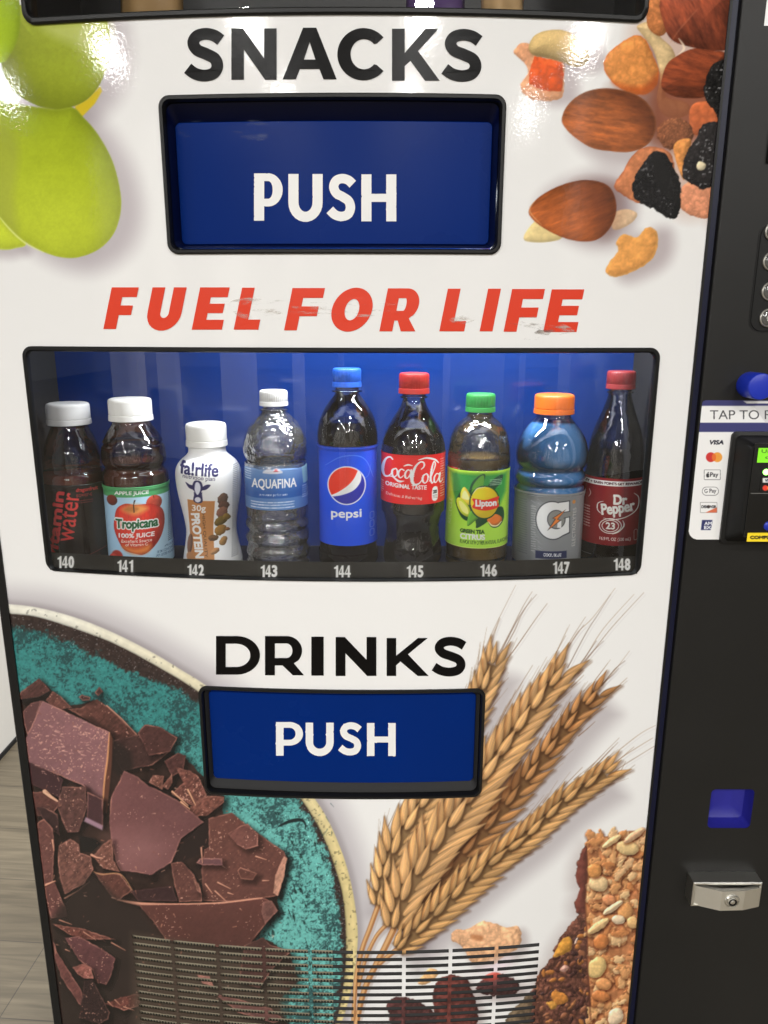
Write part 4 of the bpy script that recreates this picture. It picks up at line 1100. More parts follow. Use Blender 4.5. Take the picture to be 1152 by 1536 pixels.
_pm = pmat('reflection_prop_paint', (0.86, 0.85, 0.82), 0.6)  # unseen pale posts, added so the drinks window mirrors vertical light bands
for x0, x1, y0, y1 in ((1.0, 1.75, -5.6, -5.0), (2.75, 5.2, -5.4, -5.0), (-2.9, -2.3, -7.4, -7.0), (-1.55, -1.35, -7.4, -7.2), (-3.7, -3.35, -6.2, -6.0), (-4.9, -4.3, -6.6, -6.3), (-.5, -.42, -5.2, -5.1), (2.0, 2.06, -5.1, -5.0)):
    box_obj('reflection_prop', x0, x1, y0, y1, 0.0, 3.1, _pm)['kind'] = 'structure'
# ------------------------------------------------------------------ vending machine
vm = empty('vending_machine', (0, 0.5, 0))
tag(vm, 'black vending machine with a white front printed with grapes, nuts, chocolate and wheat', 'vending machine')

UL, UR = -0.4481, 0.3662
VT, VB = 1.98, 0.16
zz = lambda v: v + H
WIN = {   # u0, u1, v0, v1 (outer edge of the black frame)
    'snack_window': (on_front(35, 25)[0], on_front(971, 25)[0], zz(0.2923), 1.90),
    'snack_door': (-0.2103, 0.1398, zz(0.0722), zz(0.2236)),
    'drinks_window': (-0.389, sum(on_front(x, y)[0] for x, y in ((984.5, 543), (975.4, 720), (965, 825))) / 3, zz(-0.2881), zz(-0.0235)),
    'drinks_door': (-0.2078, 0.1417, zz(-0.5758), zz(-0.4263)),
}
# grille slots
gz0, gz1, gz2 = on_front(809, 1414.3)[2], on_front(809, 1419.4)[2], on_front(809, 1424.9)[2]
PITCH_Z, SLOT_H = gz0 - gz2, gz0 - gz1
bars = [on_front(x, 1440)[0] for x in (260, 327, 396, 465, 532.5, 606, 675.5, 744)]
gl, gr = on_front(198.5, 1403)[0], on_front(809, 1416)[0]
hb = 0.0025
COLS = list(zip([gl] + [b + hb for b in bars], [b - hb for b in bars] + [gr]))
NROWS = 26
ROWS = [(gz0 - SLOT_H - k * PITCH_Z, gz0 - k * PITCH_Z) for k in range(NROWS)]

def lines(lo, hi, step, special, fine=None):
    a = np.arange(lo, hi + step * .5, step)
    a = a[(a > lo) & (a < hi)]
    sp = np.array(sorted(special))
    keep = np.array([np.min(np.abs(sp - x)) > step * .4 for x in a]) if len(sp) else np.ones(len(a), bool)
    return np.unique(np.r_[lo, hi, a[keep], sp])

def build_panel():
    us = lines(UL, UR, 0.00085, [c for p in COLS for c in p])
    vs = lines(VB, VT, 0.00085, [c for p in ROWS for c in p])
    U, V = np.meshgrid(us, vs)
    nv, nu = U.shape
    Pts = np.stack([U, CURVE * U * U, V], -1).reshape(-1, 3)
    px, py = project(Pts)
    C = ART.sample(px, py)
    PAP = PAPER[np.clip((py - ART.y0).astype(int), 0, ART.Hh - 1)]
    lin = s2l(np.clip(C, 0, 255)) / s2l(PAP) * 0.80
    lin = np.clip(lin, 0.004, 0.9)
    uc, vc = (us[1:] + us[:-1]) / 2, (vs[1:] + vs[:-1]) / 2
    UC, VC = np.meshgrid(uc, vc)
    hole = np.zeros(UC.shape, bool)
    for nm, (u0, u1, v0, v1) in WIN.items():
        i = 0.0035
        ib = 0.0003 if nm == 'drinks_window' else i
        hole |= (UC > u0 + i) & (UC < u1 - i) & (VC > v0 + ib) & (VC < v1 - i)
    cu = np.zeros(len(uc), bool); cv = np.zeros(len(vc), bool)
    for a, b in COLS: cu |= (uc > a) & (uc < b)
    for a, b in ROWS: cv |= (vc > a) & (vc < b)
    hole |= cu[None, :] & cv[:, None]
    plain = np.all(np.abs(lin.reshape(nv, nu, 3) - 0.80) < 0.012, -1)
    pc = plain[1:, 1:] & plain[:-1, 1:] & plain[1:, :-1] & plain[:-1, :-1] & ~hole
    idx = np.arange(nv * nu).reshape(nv, nu)
    Q = []
    done = np.zeros(pc.shape, bool)
    B = 8
    for j in range(0, nv - 1, B):
        for i in range(0, nu - 1, B):
            j1, i1 = min(j + B, nv - 1), min(i + B, nu - 1)
            if pc[j:j1, i:i1].all():
                Q.append((idx[j, i], idx[j, i1], idx[j1, i1], idx[j1, i]))
                done[j:j1, i:i1] = True
    jj, ii = np.nonzero(~done & ~hole)
    q2 = np.stack([idx[jj, ii], idx[jj, ii + 1], idx[jj + 1, ii + 1], idx[jj + 1, ii]], 1)
    Q = np.r_[np.array(Q), q2]
    Pts, Q, lin = compact(Pts, Q, lin)
    return fast_mesh('front_panel', Pts, Q, lin, MAT['print'], vm, True)
MAT['print'] = paint_mat('printed_vinyl', 0.07, 0.45, 0.0, bump=(300, 0.10, 0.0006))
panel = build_panel()

def rr_loop(u0, u1, v0, v1, r, ne=18, nc=6):
    r = max(r, 0.0004)
    pts = []
    cs = [(u1 - r, v1 - r, 0), (u0 + r, v1 - r, 90), (u0 + r, v0 + r, 180), (u1 - r, v0 + r, 270)]
    for k, (cx, cy, a0) in enumerate(cs):
        a = [(cx + r * math.cos(math.radians(a0 + 90 * t / nc)), cy + r * math.sin(math.radians(a0 + 90 * t / nc))) for t in range(nc + 1)]
        pts += a
        nx, ny, na = cs[(k + 1) % 4]
        b = (nx + r * math.cos(math.radians(na)), ny + r * math.sin(math.radians(na)))
        pts += [(a[-1][0] + (b[0] - a[-1][0]) * t / ne, a[-1][1] + (b[1] - a[-1][1]) * t / ne) for t in range(1, ne)]
    return pts

def loft(name, loops, mat, parent, smooth=True, close=False, cap=False):
    n = len(loops[0])
    V = [p for l in loops for p in l]
    F = []
    for k in range(len(loops) - 1):
        for i in range(n):
            a, b = k * n + i, k * n + (i + 1) % n
            F.append((a, b, b + n, a + n))
    if cap:
        F.append(tuple((len(loops) - 1) * n + i for i in range(n)))
    o = mesh(name, V, F, mat, parent, smooth)
    if smooth:
        try:
            o.data.set_sharp_from_angle(angle=math.radians(40))
        except Exception:
            pass
    return o

def frame(name, rect, rad, wid, proud, deep, mat, parent, kb=1.0, kt=1.0):
    u0, u1, v0, v1 = rect
    st = [(0, -0.002), (0, proud * .6), (proud * .4, proud), (wid * .75, proud), (wid, proud * .4), (wid + .0006, -deep)]
    return loft(name, [[front(u, v, off) for u, v in rr_loop(u0 + t, u1 - t, v0 + t * kb, v1 - t * kt, rad - t * .8)] for t, off in st], mat, parent)

def curved_sheet(name, u0, u1, v0, v1, off, mat, parent, nu=40, nv=2, flat=None):
    V, F = [], []
    for j in range(nv):
        for i in range(nu):
            u, v = u0 + (u1 - u0) * i / (nu - 1), v0 + (v1 - v0) * j / (nv - 1)
            V.append(front(u, v, off) if flat is None else (u, flat, v))
    for j in range(nv - 1):
        for i in range(nu - 1):
            a = j * nu + i
            F.append((a, a + 1, a + nu + 1, a + nu))
    return mesh(name, V, F, mat, parent, True)

# headings on the front
surf_front = lambda px, py: on_front(px, py, 0.0006)
heading('snacks_lettering', [('S', 277.5, 42, 338, 122), ('N', 347, 42.5, 415, 119.5), ('A', 424, 41.5, 505, 119), ('C', 506, 42, 580, 120.5), ('K', 588, 43, 659.5, 121), ('S', 663, 43.5, 726, 122.5)], MAT['black_print'], panel, surf_front, weight=.245)
heading('slogan_lettering', [('F', 155, 431, 208, 493.5), ('U', 216, 431, 280, 495), ('E', 287.5, 431, 345.5, 494.5), ('L', 350.5, 431.5, 400, 494.5)], MAT['red_print'], panel, surf_front, slant=.2, weight=.30)
heading('slogan_lettering', [('F', 426, 432, 487.5, 495.5), ('O', 491, 431.5, 565, 497.5), ('R', 569, 432.5, 636, 497)], MAT['red_print'], panel, surf_front, slant=.2, weight=.30)
heading('slogan_lettering', [('L', 659, 433, 709, 497), ('I', 719.5, 433, 751.5, 497), ('F', 755.5, 433.5, 817.5, 497.5), ('E', 815, 434, 877.5, 498)], MAT['red_print'], panel, surf_front, slant=.2, weight=.30)
heading('drinks_lettering', [('D', 324, 954, 390, 1012), ('R', 397.5, 954, 456, 1013), ('I', 467, 955, 485.5, 1013.5), ('N', 503.5, 955.5, 564.5, 1014), ('K', 580, 957, 643, 1014), ('S', 647.5, 955.5, 702.5, 1014.5)], MAT['black_print'], panel, surf_front, weight=.25)

def residue_mat():
    m, nt, N, L, b = new_mat('tape_residue')
    tc = N.new('ShaderNodeTexCoord')
    n = N.new('ShaderNodeTexNoise'); n.inputs['Scale'].default_value = 46; n.inputs['Detail'].default_value = 7; n.inputs['Roughness'].default_value = 0.7
    mp = N.new('ShaderNodeMapping'); mp.inputs['Scale'].default_value = (0.55, 1, 2.6); mp.inputs['Rotation'].default_value = (0, .25, 0)
    L.new(tc.outputs['Object'], mp.inputs['Vector']); L.new(mp.outputs['Vector'], n.inputs['Vector'])
    r = N.new('ShaderNodeMapRange'); r.inputs['From Min'].default_value = 0.52; r.inputs['From Max'].default_value = 0.66; r.inputs['To Max'].default_value = 0.62
    L.new(n.outputs['Fac'], r.inputs['Value']); L.new(r.outputs['Result'], b.inputs['Alpha'])
    b.inputs['Base Color'].default_value = (0.60, 0.55, 0.50, 1); b.inputs['Roughness'].default_value = 0.4
    return m
_rm = residue_mat()
for k, q in enumerate((((345, 452), (385, 446), (440, 452), (560, 455), (600, 456), (602, 466), (560, 476), (470, 470), (430, 479), (370, 478), (350, 468)),
                       ((672, 472), (700, 470), (712, 480), (690, 486), (676, 482)), ((755, 477), (790, 472), (818, 478), (850, 488), (862, 498), (850, 506), (826, 500), (815, 514), (775, 516), (790, 508), (816, 500), (800, 486), (760, 484)))):
    c = np.mean(q, 0)
    V = [on_front(c[0], c[1], 0.0009)] + [on_front(x, y, 0.0009) for x, y in spline(q, 4)]
    n_ = len(V) - 1
    mesh('tape_residue', V, [(0, 1 + i, 1 + (i + 1) % n_) for i in range(n_)], _rm, panel, True)

# cabinet behind the front
bm = bmesh.new()
SIDE = -0.461
for x0, x1, y0, y1, z0, z1 in ((SIDE, SIDE + .012, 0.056, 0.86, 0.05, 2.02), (0.66, 0.672, 0.05, 0.86, 0.05, 2.02), (SIDE + .012, 0.66, 0.845, 0.86, 0.05, 2.02), (SIDE + .012, 0.66, 0.06, 0.845, 2.005, 2.02), (SIDE + .012, 0.66, 0.06, 0.845, 0.05, 0.14)):
    add_box(bm, x0, x1, y0, y1, z0, z1)
bm_obj('cabinet', bm, MAT['black_metal'], vm)
box_obj('kick_plate', SIDE + .03, 0.65, 0.09, 0.11, 0.0, 0.06, MAT['black_matt'], vm)

def vprofile(name, pts, mat, z0, z1, bevelled=False):
    """a profile (x, y) drawn upwards"""
    n = len(pts)
    V = [(x, y, z0) for x, y in pts] + [(x, y, z1) for x, y in pts]
    F = [(i, (i + 1) % n, n + (i + 1) % n, n + i) for i in range(n)] + [tuple(range(n))[::-1], tuple(range(n, 2 * n))]
    return mesh(name, V, F, mat, vm)
yl = CURVE * UL * UL
vprofile('edge_trim', [(UL + .0005, yl - .002), (UL + .0005, yl + .03), (SIDE - .001, yl + .03), (SIDE - .001, yl + .004), (SIDE + .003, yl - .002)], MAT['black_plastic'], VB, VT)
yr = CURVE * UR * UR
CP = 0.030                    # plane of the control column
CX = UR + 0.0165
vprofile('edge_trim', [(UR - .0005, yr - .0015), (UR + .0022, yr - .0015), (UR + .0022, yr + .05), (UR - .0005, yr + .05)], MAT['black_plastic'], VB, VT)
vprofile('blue_channel', [(UR + .0022, yr + .006), (UR + .0105, yr + .004), (UR + .0105, yr + .05), (UR + .0022, yr + .05)], MAT['navy'], VB, VT)

# front sheet of the column with the rounded opening of the coin cup, then its sides
def cup_rect():
    c0, c1 = on_plane(1060, 1242, CP), on_plane(1132.5, 1184, CP)
    return c0[0] + .0005, c1[0], c0[2], c1[2]

def build_column():
    x0, x1, z0, z1 = UR + .0105, .664, .06, 2.0
    u0, u1, v0, v1 = cup_rect()
    q = .006
    rd_ = lambda cx, cz, a0: [(cx + q * math.cos(math.radians(a0 + 15 * k)), cz + q * math.sin(math.radians(a0 + 15 * k))) for k in range(7)]
    hole = rd_(u1 - q, v1 - q, 0) + rd_(u0 + q, v1 - q, 90) + rd_(u0 + q, v0 + q, 180) + rd_(u1 - q, v0 + q, 270)
    V2, F2 = fill_loops([[(x0 + .002, z0), (x1, z0), (x1, z1), (x0 + .002, z1)], hole])
    V = [(x, CP, z) for x, z in V2]
    F = [tuple(f) for f in F2]
    ring = [(x0 + .002, CP), (x0 + .0012, CP + .0003), (x0 + .0005, CP + .0009), (x0, CP + .002), (x0, CP + .03), (x1, CP + .03), (x1, CP)]
    for (xa, ya), (xb, yb) in zip(ring[:-1], ring[1:]):
        b_ = len(V)
        V += [(xa, ya, z0), (xb, yb, z0), (xb, yb, z1), (xa, ya, z1)]
        F.append((b_, b_ + 1, b_ + 2, b_ + 3))
    return mesh('control_column', V, F, MAT['black_metal'], vm)
column = build_column()

# --- snack window (only its foot is in the picture)
R_ = WIN['snack_window']
sw = frame('snack_window', R_, 0.013, 0.0065, 0.004, 0.02, MAT['black_plastic'], vm)
curved_sheet('window_pane', R_[0] + .004, R_[1] - .004, R_[2] + .004, R_[3] - .004, -.001, MAT['window_glass'], sw)
MAT['tray'] = pmat('tray', (0.06, 0.06, 0.062), 0.35)
sb = bmesh.new()
add_box(sb, -.43, .36, .40, .41, R_[2] - .03, 1.95)
add_box(sb, -.43, -.42, .09, .40, R_[2] - .03, 1.95)
add_box(sb, .35, .36, .09, .40, R_[2] - .03, 1.95)
add_box(sb, -.42, .35, .075, .40, R_[2] - .035, R_[2] - .03)
bm_obj('snack_compartment', sb, MAT['tray'], sw)
SNZ = R_[2] - .03

# --- snack door
def delivery_door(name, rect, wid, depth, flap_m, gap_top, gap_bot, well):
    fr = frame(name, rect, 0.011, wid, 0.0035, depth + .012, MAT['black_plastic'], vm)
    u0, u1, v0, v1 = rect
    i = wid + .001
    # inner well and flap
    lo = [[(u, CURVE * u * u + y, v) for u, v in rr_loop(u0 + i + t, u1 - i - t, v0 + i + t + b, v1 - i - t - tt, r)] for t, y, r, tt, b in
          ((.0, .004, .008, 0, 0), (.0015, depth * .55, .007, gap_top * .5, gap_bot * .5), (.004, depth, .006, gap_top, gap_bot))]
    loft('door_well', lo, well, fr)
    lo = [[(u, CURVE * u * u + y, v) for u, v in rr_loop(u0 + i + t, u1 - i - t, v0 + i + t + gap_bot, v1 - i - t - gap_top, r)] for t, y, r in ((.0035, depth + .006, .006), (.0038, depth, .006), (.0048, depth - .0012, .005), (.02, depth - .0012, .004), (.05, depth - .0012, .003))]
    n = len(lo[0])
    fl = loft('flap', lo, flap_m, fr)
    curved_sheet('flap_face', u0 + i + .049, u1 - i - .049, v0 + i + gap_bot + .049, v1 - i - gap_top - .049, -(depth - .0012), flap_m, fl)
    return fr, fl
MAT['push_white'] = pmat('push_white', (0.80, 0.80, 0.79), 0.45)
D1 = 0.020
fr1, fl1 = delivery_door('delivery_door', WIN['snack_door'], 0.0052, D1, MAT['blue_flap'], 0.010, 0.001, MAT['navy'])
s1 = lambda px, py: on_front(px, py, -(D1 - .0012) + .0005)
heading('push_lettering', [('P', 381, 260, 424, 331), ('U', 432.5, 261, 484, 332), ('S', 492, 260, 534, 332.5), ('H', 542, 261.5, 594.5, 332)], MAT['push_white'], fr1, s1, weight=.215, worn=.3, seed=4)
def scuff_mat():
    m, nt, N, L, b = new_mat('scuff_marks')
    tc = N.new('ShaderNodeTexCoord')
    mp = N.new('ShaderNodeMapping'); mp.inputs['Scale'].default_value = (16, 1, 60); mp.inputs['Rotation'].default_value = (0, .5, 0)
    n = N.new('ShaderNodeTexNoise'); n.inputs['Scale'].default_value = 2.2; n.inputs['Detail'].default_value = 8
    L.new(tc.outputs['Object'], mp.inputs['Vector']); L.new(mp.outputs['Vector'], n.inputs['Vector'])
    r = N.new('ShaderNodeMapRange'); r.inputs['From Min'].default_value = 0.56; r.inputs['From Max'].default_value = 0.74; r.inputs['To Max'].default_value = 0.30
    L.new(n.outputs['Fac'], r.inputs['Value']); L.new(r.outputs['Result'], b.inputs['Alpha'])
    b.inputs['Base Color'].default_value = (0.16, 0.20, 0.34, 1); b.inputs['Roughness'].default_value = 0.6
    return m
MAT['scuff'] = scuff_mat()
for q in (((268, 178), (300, 176), (360, 180), (440, 178), (446, 196), (380, 214), (340, 210), (300, 200), (272, 206)),):
    c = np.mean(q, 0)
    V = [s1(c[0], c[1])] + [s1(x, y) for x, y in spline(q, 4)]
    mesh('scuff_mark', V, [(0, 1 + i, 1 + (i + 1) % (len(V) - 1)) for i in range(len(V) - 1)], MAT['scuff'], fr1, True)
D2 = 0.010
fr2, fl2 = delivery_door('delivery_door', WIN['drinks_door'], 0.0048, D2, MAT['blue_flap'], 0.001, 0.006, MAT['black_matt'])
s2 = lambda px, py: on_front(px, py, -(D2 - .0012) + .0005)
heading('push_lettering', [('P', 414, 1083, 454.5, 1133.5), ('U', 458.5, 1084, 500.5, 1133.5), ('S', 508, 1083, 543.5, 1133.5), ('H', 550.5, 1084.5, 593.5, 1134)], MAT['push_white'], fr2, s2, weight=.225, worn=.45, seed=9)

# --- drinks window
R_ = WIN['drinks_window']
dw = frame('drinks_window', R_, 0.012, 0.0058, 0.003, 0.004, MAT['black_plastic'], vm, kb=.25, kt=.9)
curved_sheet('window_pane', R_[0] + .004, R_[1] - .004, R_[2] + .004, R_[3] - .004, -.0005, MAT['window_glass'], dw, 60)
INNER_POWER = 5.8
Y0 = 0.118                    # bottles stand on this line
SHELF = on_plane(522, 847, Y0)[2]
BACK = 0.205
WT = R_[3] + .17
curved_sheet('back_panel', -.425, .385, SHELF - .02, WT, 0, MAT['blue_back'], dw, 2, 2, flat=BACK)
sb = bmesh.new()
add_box(sb, -.437, -.425, .075, BACK + .01, SHELF - .02, WT)
add_box(sb, .355, .367, .075, BACK + .01, SHELF - .02, WT)
add_box(sb, -.425, .355, .075, BACK + .01, WT, WT + .01)
bm_obj('side_panel', sb, MAT['black_matt'], dw)
box_obj('shelf', -.425, .355, .058, BACK, SHELF - .012, SHELF, MAT['tray_dark'] if 'tray_dark' in MAT else MAT['black_plastic'], dw)

lamp_o = area_lamp(.07, .085, .46, .03, INNER_POWER, z=WT - .004, col=(.93, .97, 1.0))
lamp_o.name = 'display_lamp'
lamp_o.rotation_euler = (math.radians(-14), 0, 0)
lamp_o.parent = dw

# number strip with the selection numbers
SOFF = -0.0065
P_ = Painter(60, 800, 990, 900, 2.0, (30, 30, 29))
for t, cx, cy in (('140', 97.5, 843), ('141', 187.5, 849), ('142', 292.5, 855.5), ('143', 402.5, 856.5), ('144', 512.5, 857), ('145', 621.5, 857), ('146', 732, 855.5), ('147', 841, 851.5), ('148', 932, 846.5)):
    P_.fill([(cx - 16, cy - 12), (cx + 16, cy - 12), (cx + 16, cy + 12), (cx - 16, cy + 12)], (40, 40, 39))
    w_ = (250, 250, 246)
    y0_, y1_ = cy - 9, cy + 9.2
    P_.fill([(cx - 11.4, y0_ + 5.4), (cx - 11.4, y0_ + 3.0), (cx - 8.6, y0_ + 1.8), (cx - 7.6, y0_), (cx - 5.2, y0_), (cx - 5.2, y1_), (cx - 8.6, y1_), (cx - 8.6, y0_ + 5.2)], w_)
    P_.fill([(cx + .2, y0_), (cx + 2.9, y0_), (cx + 2.9, y0_ + 11.2), (cx + 4.4, y0_ + 11.2), (cx + 4.4, y0_ + 14.2), (cx + 2.9, y0_ + 14.2), (cx + 2.9, y1_), (cx - .3, y1_), (cx - .3, y0_ + 14.2), (cx - 4.5, y0_ + 14.2), (cx - 4.5, y0_ + 11)], w_)
    P_.fill([(cx - .3, y0_ + 4.8), (cx - .3, y0_ + 11.2), (cx - 2.6, y0_ + 11.2)], (40, 40, 39), .35)
    d_ = t[2]
    if d_ == '1':
        P_.fill([(cx + 6, y0_ + 5.4), (cx + 6, y0_ + 3.0), (cx + 8.8, y0_ + 1.8), (cx + 9.8, y0_), (cx + 12.2, y0_), (cx + 12.2, y1_), (cx + 8.8, y1_), (cx + 8.8, y0_ + 5.2)], w_)
    elif d_ == '4':
        P_.fill([(cx + 9.5, y0_), (cx + 12.2, y0_), (cx + 12.2, y0_ + 11.2), (cx + 13.7, y0_ + 11.2), (cx + 13.7, y0_ + 14.2), (cx + 12.2, y0_ + 14.2), (cx + 12.2, y1_), (cx + 9, y1_), (cx + 9, y0_ + 14.2), (cx + 4.9, y0_ + 14.2), (cx + 4.9, y0_ + 11)], w_)
        P_.fill([(cx + 9, y0_ + 4.8), (cx + 9, y0_ + 11.2), (cx + 6.7, y0_ + 11.2)], (40, 40, 39), .35)
    else:
        P_.text(d_, (cx + 4.9, y0_, cx + 13.6, y1_), w_, bold=1.0)
zt, zb = on_front(512, 843, SOFF)[2], R_[2] + .001
us = np.linspace(-.40, .335, 1100); vs = np.linspace(zb, zt, 46)
U, V = np.meshgrid(us, vs)
Pts = np.stack([U, CURVE * U * U - SOFF, V], -1).reshape(-1, 3)
px, py = project(Pts)
idx = np.arange(U.size).reshape(U.shape)
Q = np.stack([idx[:-1, :-1], idx[:-1, 1:], idx[1:, 1:], idx[1:, :-1]], -1).reshape(-1, 4)
MAT['paint_gloss'] = paint_mat('printed_plastic', 0.3, 0.5)
MAT['paint_paper'] = paint_mat('printed_label', 0.28, 0.5)
strip = fast_mesh('number_strip', Pts, Q, np.clip(s2l(P_.sample(px, py)) * 1.05, .006, .92), MAT['paint_gloss'], dw)

# --- grille: blades and a perforated plate behind the slots
GM = (COLS[4][0] + COLS[4][1]) / 2
gb = bmesh.new()
for (z0, z1) in ROWS:
    n0 = len(gb.verts)
    nseg = 12
    prev = None
    for i in range(nseg + 1):
        u = GM + (gr - GM) * i / nseg
        y = CURVE * u * u
        a = [gb.verts.new((u, y + .0012, z0 - .0006)), gb.verts.new((u, y + .011, z0 + SLOT_H * 1.2)), gb.verts.new((u, y + .011, z0 + SLOT_H * 1.2 - .001)), gb.verts.new((u, y + .0012, z0 - .0016))]
        if prev:
            for k in range(4):
                gb.faces.new((prev[k], prev[(k + 1) % 4], a[(k + 1) % 4], a[k]))
        prev = a
MAT['blade'] = pmat('blade', (0.010, 0.009, 0.008), 0.5)
gri = bm_obj('grille_blade', gb, MAT['blade'], vm)
gri['kind'] = 'stuff'
curved_sheet('grille_backing', gl - .02, gr + .02, VB, gz0 + .02, -.03, MAT['black_matt'], vm)

def perforated_mat():
    m, nt, N, L, b = new_mat('perforated_metal')
    tc = N.new('ShaderNodeTexCoord')
    mp = N.new('ShaderNodeMapping'); mp.inputs['Scale'].default_value = (1 / .0042, 0, 1 / (PITCH_Z / 2)); mp.inputs['Location'].default_value = (0, 0, -(ROWS[0][0] + SLOT_H * .75) / (PITCH_Z / 2) + .5)
    L.new(tc.outputs['Object'], mp.inputs['Vector'])
    fr = N.new('ShaderNodeVectorMath'); fr.operation = 'FRACTION'; L.new(mp.outputs['Vector'], fr.inputs[0])
    sb_ = N.new('ShaderNodeVectorMath'); sb_.operation = 'SUBTRACT'; sb_.inputs[1].default_value = (.5, 0, .5); L.new(fr.outputs[0], sb_.inputs[0])
    ln = N.new('ShaderNodeVectorMath'); ln.operation = 'LENGTH'; L.new(sb_.outputs[0], ln.inputs[0])
    cmp_ = N.new('ShaderNodeMath'); cmp_.operation = 'LESS_THAN'; cmp_.inputs[1].default_value = .30; L.new(ln.outputs['Value'], cmp_.inputs[0])
    n = N.new('ShaderNodeTexNoise'); n.inputs['Scale'].default_value = 30; n.inputs['Detail'].default_value = 4; L.new(tc.outputs['Object'], n.inputs['Vector'])
    rp_ = N.new('ShaderNodeMix'); rp_.data_type = 'RGBA'; rp_.inputs['A'].default_value = (.17, .145, .10, 1); rp_.inputs['B'].default_value = (.34, .30, .22, 1); L.new(n.outputs['Fac'], rp_.inputs['Factor'])
    mx = N.new('ShaderNodeMix'); mx.data_type = 'RGBA'; mx.inputs['B'].default_value = (.006, .006, .006, 1)
    L.new(cmp_.outputs[0], mx.inputs['Factor']); L.new(rp_.outputs['Result'], mx.inputs['A'])
    L.new(mx.outputs['Result'], b.inputs['Base Color']); b.inputs['Roughness'].default_value = .5
    return m
curved_sheet('perforated_plate', gl - .004, GM, VB, gz0 + .004, -.0035, perforated_mat(), vm)
# ------------------------------------------------------------------ control column fittings
cp = lambda px, py, off=0.0: on_plane(px, py, CP - off)

def patch(name, x0, x1, z0, z1, y, painter, mat, parent, step=0.0005, keep=None, gain=.86, refl=(226, 222, 214)):
    """a flat printed sheet in the plane y"""
    us, vs = np.arange(x0, x1 + step, step), np.arange(z0, z1 + step, step)
    U, V = np.meshgrid(us, vs)
    Pts = np.stack([U, np.full_like(U, y), V], -1).reshape(-1, 3)
    px, py = project(Pts)
    C = np.clip(s2l(painter.sample(px, py)) / s2l(refl) * .8, .006, .9)
    idx = np.arange(U.size).reshape(U.shape)
    Q = np.stack([idx[:-1, :-1], idx[:-1, 1:], idx[1:, 1:], idx[1:, :-1]], -1)
    if keep is not None:
        uc, vc = np.meshgrid((us[1:] + us[:-1]) / 2, (vs[1:] + vs[:-1]) / 2)
        Q = Q[keep(uc, vc)]
    Pts, Q, C = compact(Pts, Q.reshape(-1, 4), C)
    return fast_mesh(name, Pts, Q, C, mat, parent, False)

# payment sticker
P_ = Painter(1020, 590, 1330, 830, 4.0, (228, 224, 216))
P_.fill([(1000, 600), (1400, 600), (1400, 608.8), (1000, 608.8)], (58, 58, 104))
P_.fill([(1115, 601.5), (1400, 601.5), (1400, 605.2), (1120, 605.2)], (226, 222, 214))
P_.fill([(1000, 634), (1400, 634), (1400, 648), (1000, 648)], (58, 58, 104))
P_.fill([(1130, 608.8), (1148, 634), (1400, 634), (1400, 608.8)], (206, 202, 196), .6)
P_.text('TAP TO PAY', (1065, 615.2, 1184, 629), (62, 60, 62), bold=.0)
P_.text('VISA', (1064.5, 660, 1085.5, 667), (36, 36, 48), bold=.55, slant=.22)
P_.fill(ell(1066.2, 685.8, 7.4, 7.4), (196, 52, 48)); P_.fill(ell(1076, 685.8, 7.4, 7.4), (226, 150, 60)); P_.fill(ell(1071, 685.8, 3.2, 5.6), (220, 106, 46))
def box_line(P, x0, y0, x1, y1, r, col, w=.8):
    pts = [(x1 - r + r * math.cos(t), y1 - r + r * math.sin(t)) for t in np.linspace(0, math.pi / 2, 6)] + [(x0 + r + r * math.cos(t), y1 - r + r * math.sin(t)) for t in np.linspace(math.pi / 2, math.pi, 6)] + [(x0 + r + r * math.cos(t), y0 + r + r * math.sin(t)) for t in np.linspace(math.pi, 1.5 * math.pi, 6)] + [(x1 - r + r * math.cos(t), y0 + r + r * math.sin(t)) for t in np.linspace(1.5 * math.pi, 2 * math.pi, 6)]
    P.line(pts + [pts[0]], w, w, col)
box_line(P_, 1056.3, 704.8, 1080.5, 719.5, 1, (90, 88, 88))
P_.text('Pay', (1065, 708.5, 1077.5, 717.2), (50, 50, 52), bold=.25)
P_.fill(spline([(1059.6, 711), (1061.5, 710.2), (1063.6, 711), (1063.2, 713), (1064, 714.6), (1062.8, 716), (1060.4, 716), (1059.2, 713.6)], 4), (40, 40, 42)); P_.fill(ell(1062.3, 709, 1.1, .8, -40), (40, 40, 42))
box_line(P_, 1053.4, 730.6, 1077.8, 743, 6, (90, 88, 88))
P_.brush([(1060.8, 734.4), (1059, 733.8), (1057.3, 735.2), (1057.5, 738), (1059.6, 739), (1061.3, 737.4), (1059.8, 737)], [1, 1, 1, 1, 1, 1, .9], (60, 60, 66))
P_.text('Pay', (1064, 733, 1074.5, 740.8), (80, 78, 80), bold=.2)
box_line(P_, 1050.5, 753.6, 1075.5, 769, .5, (130, 126, 120), .7)
P_.fill([(1058, 769), (1075.3, 761), (1075.3, 768.8)], (206, 106, 72))
P_.text('DISC VER', (1052, 757.8, 1074.6, 762.4), (40, 40, 44), bold=.3); P_.fill(ell(1063, 760.1, 2.2, 2.4), (60, 50, 48))
P_.fill([(1053, 780), (1068.5, 780), (1068.5, 784), (1066, 795), (1051.3, 795)], (44, 48, 92))
P_.text('AM', (1056.5, 782.4, 1067.8, 787.8), (228, 226, 222), bold=.25); P_.text('EX', (1056, 788.8, 1066.8, 793.6), (228, 226, 222), bold=.25)
x0, x1, xw = cp(1050.5, 628)[0], 0.64, cp(1094, 720)[0]
zt_, zm, zb_ = cp(1060, 601)[2], cp(1060, 648)[2], cp(1050, 809)[2]
rad = .012
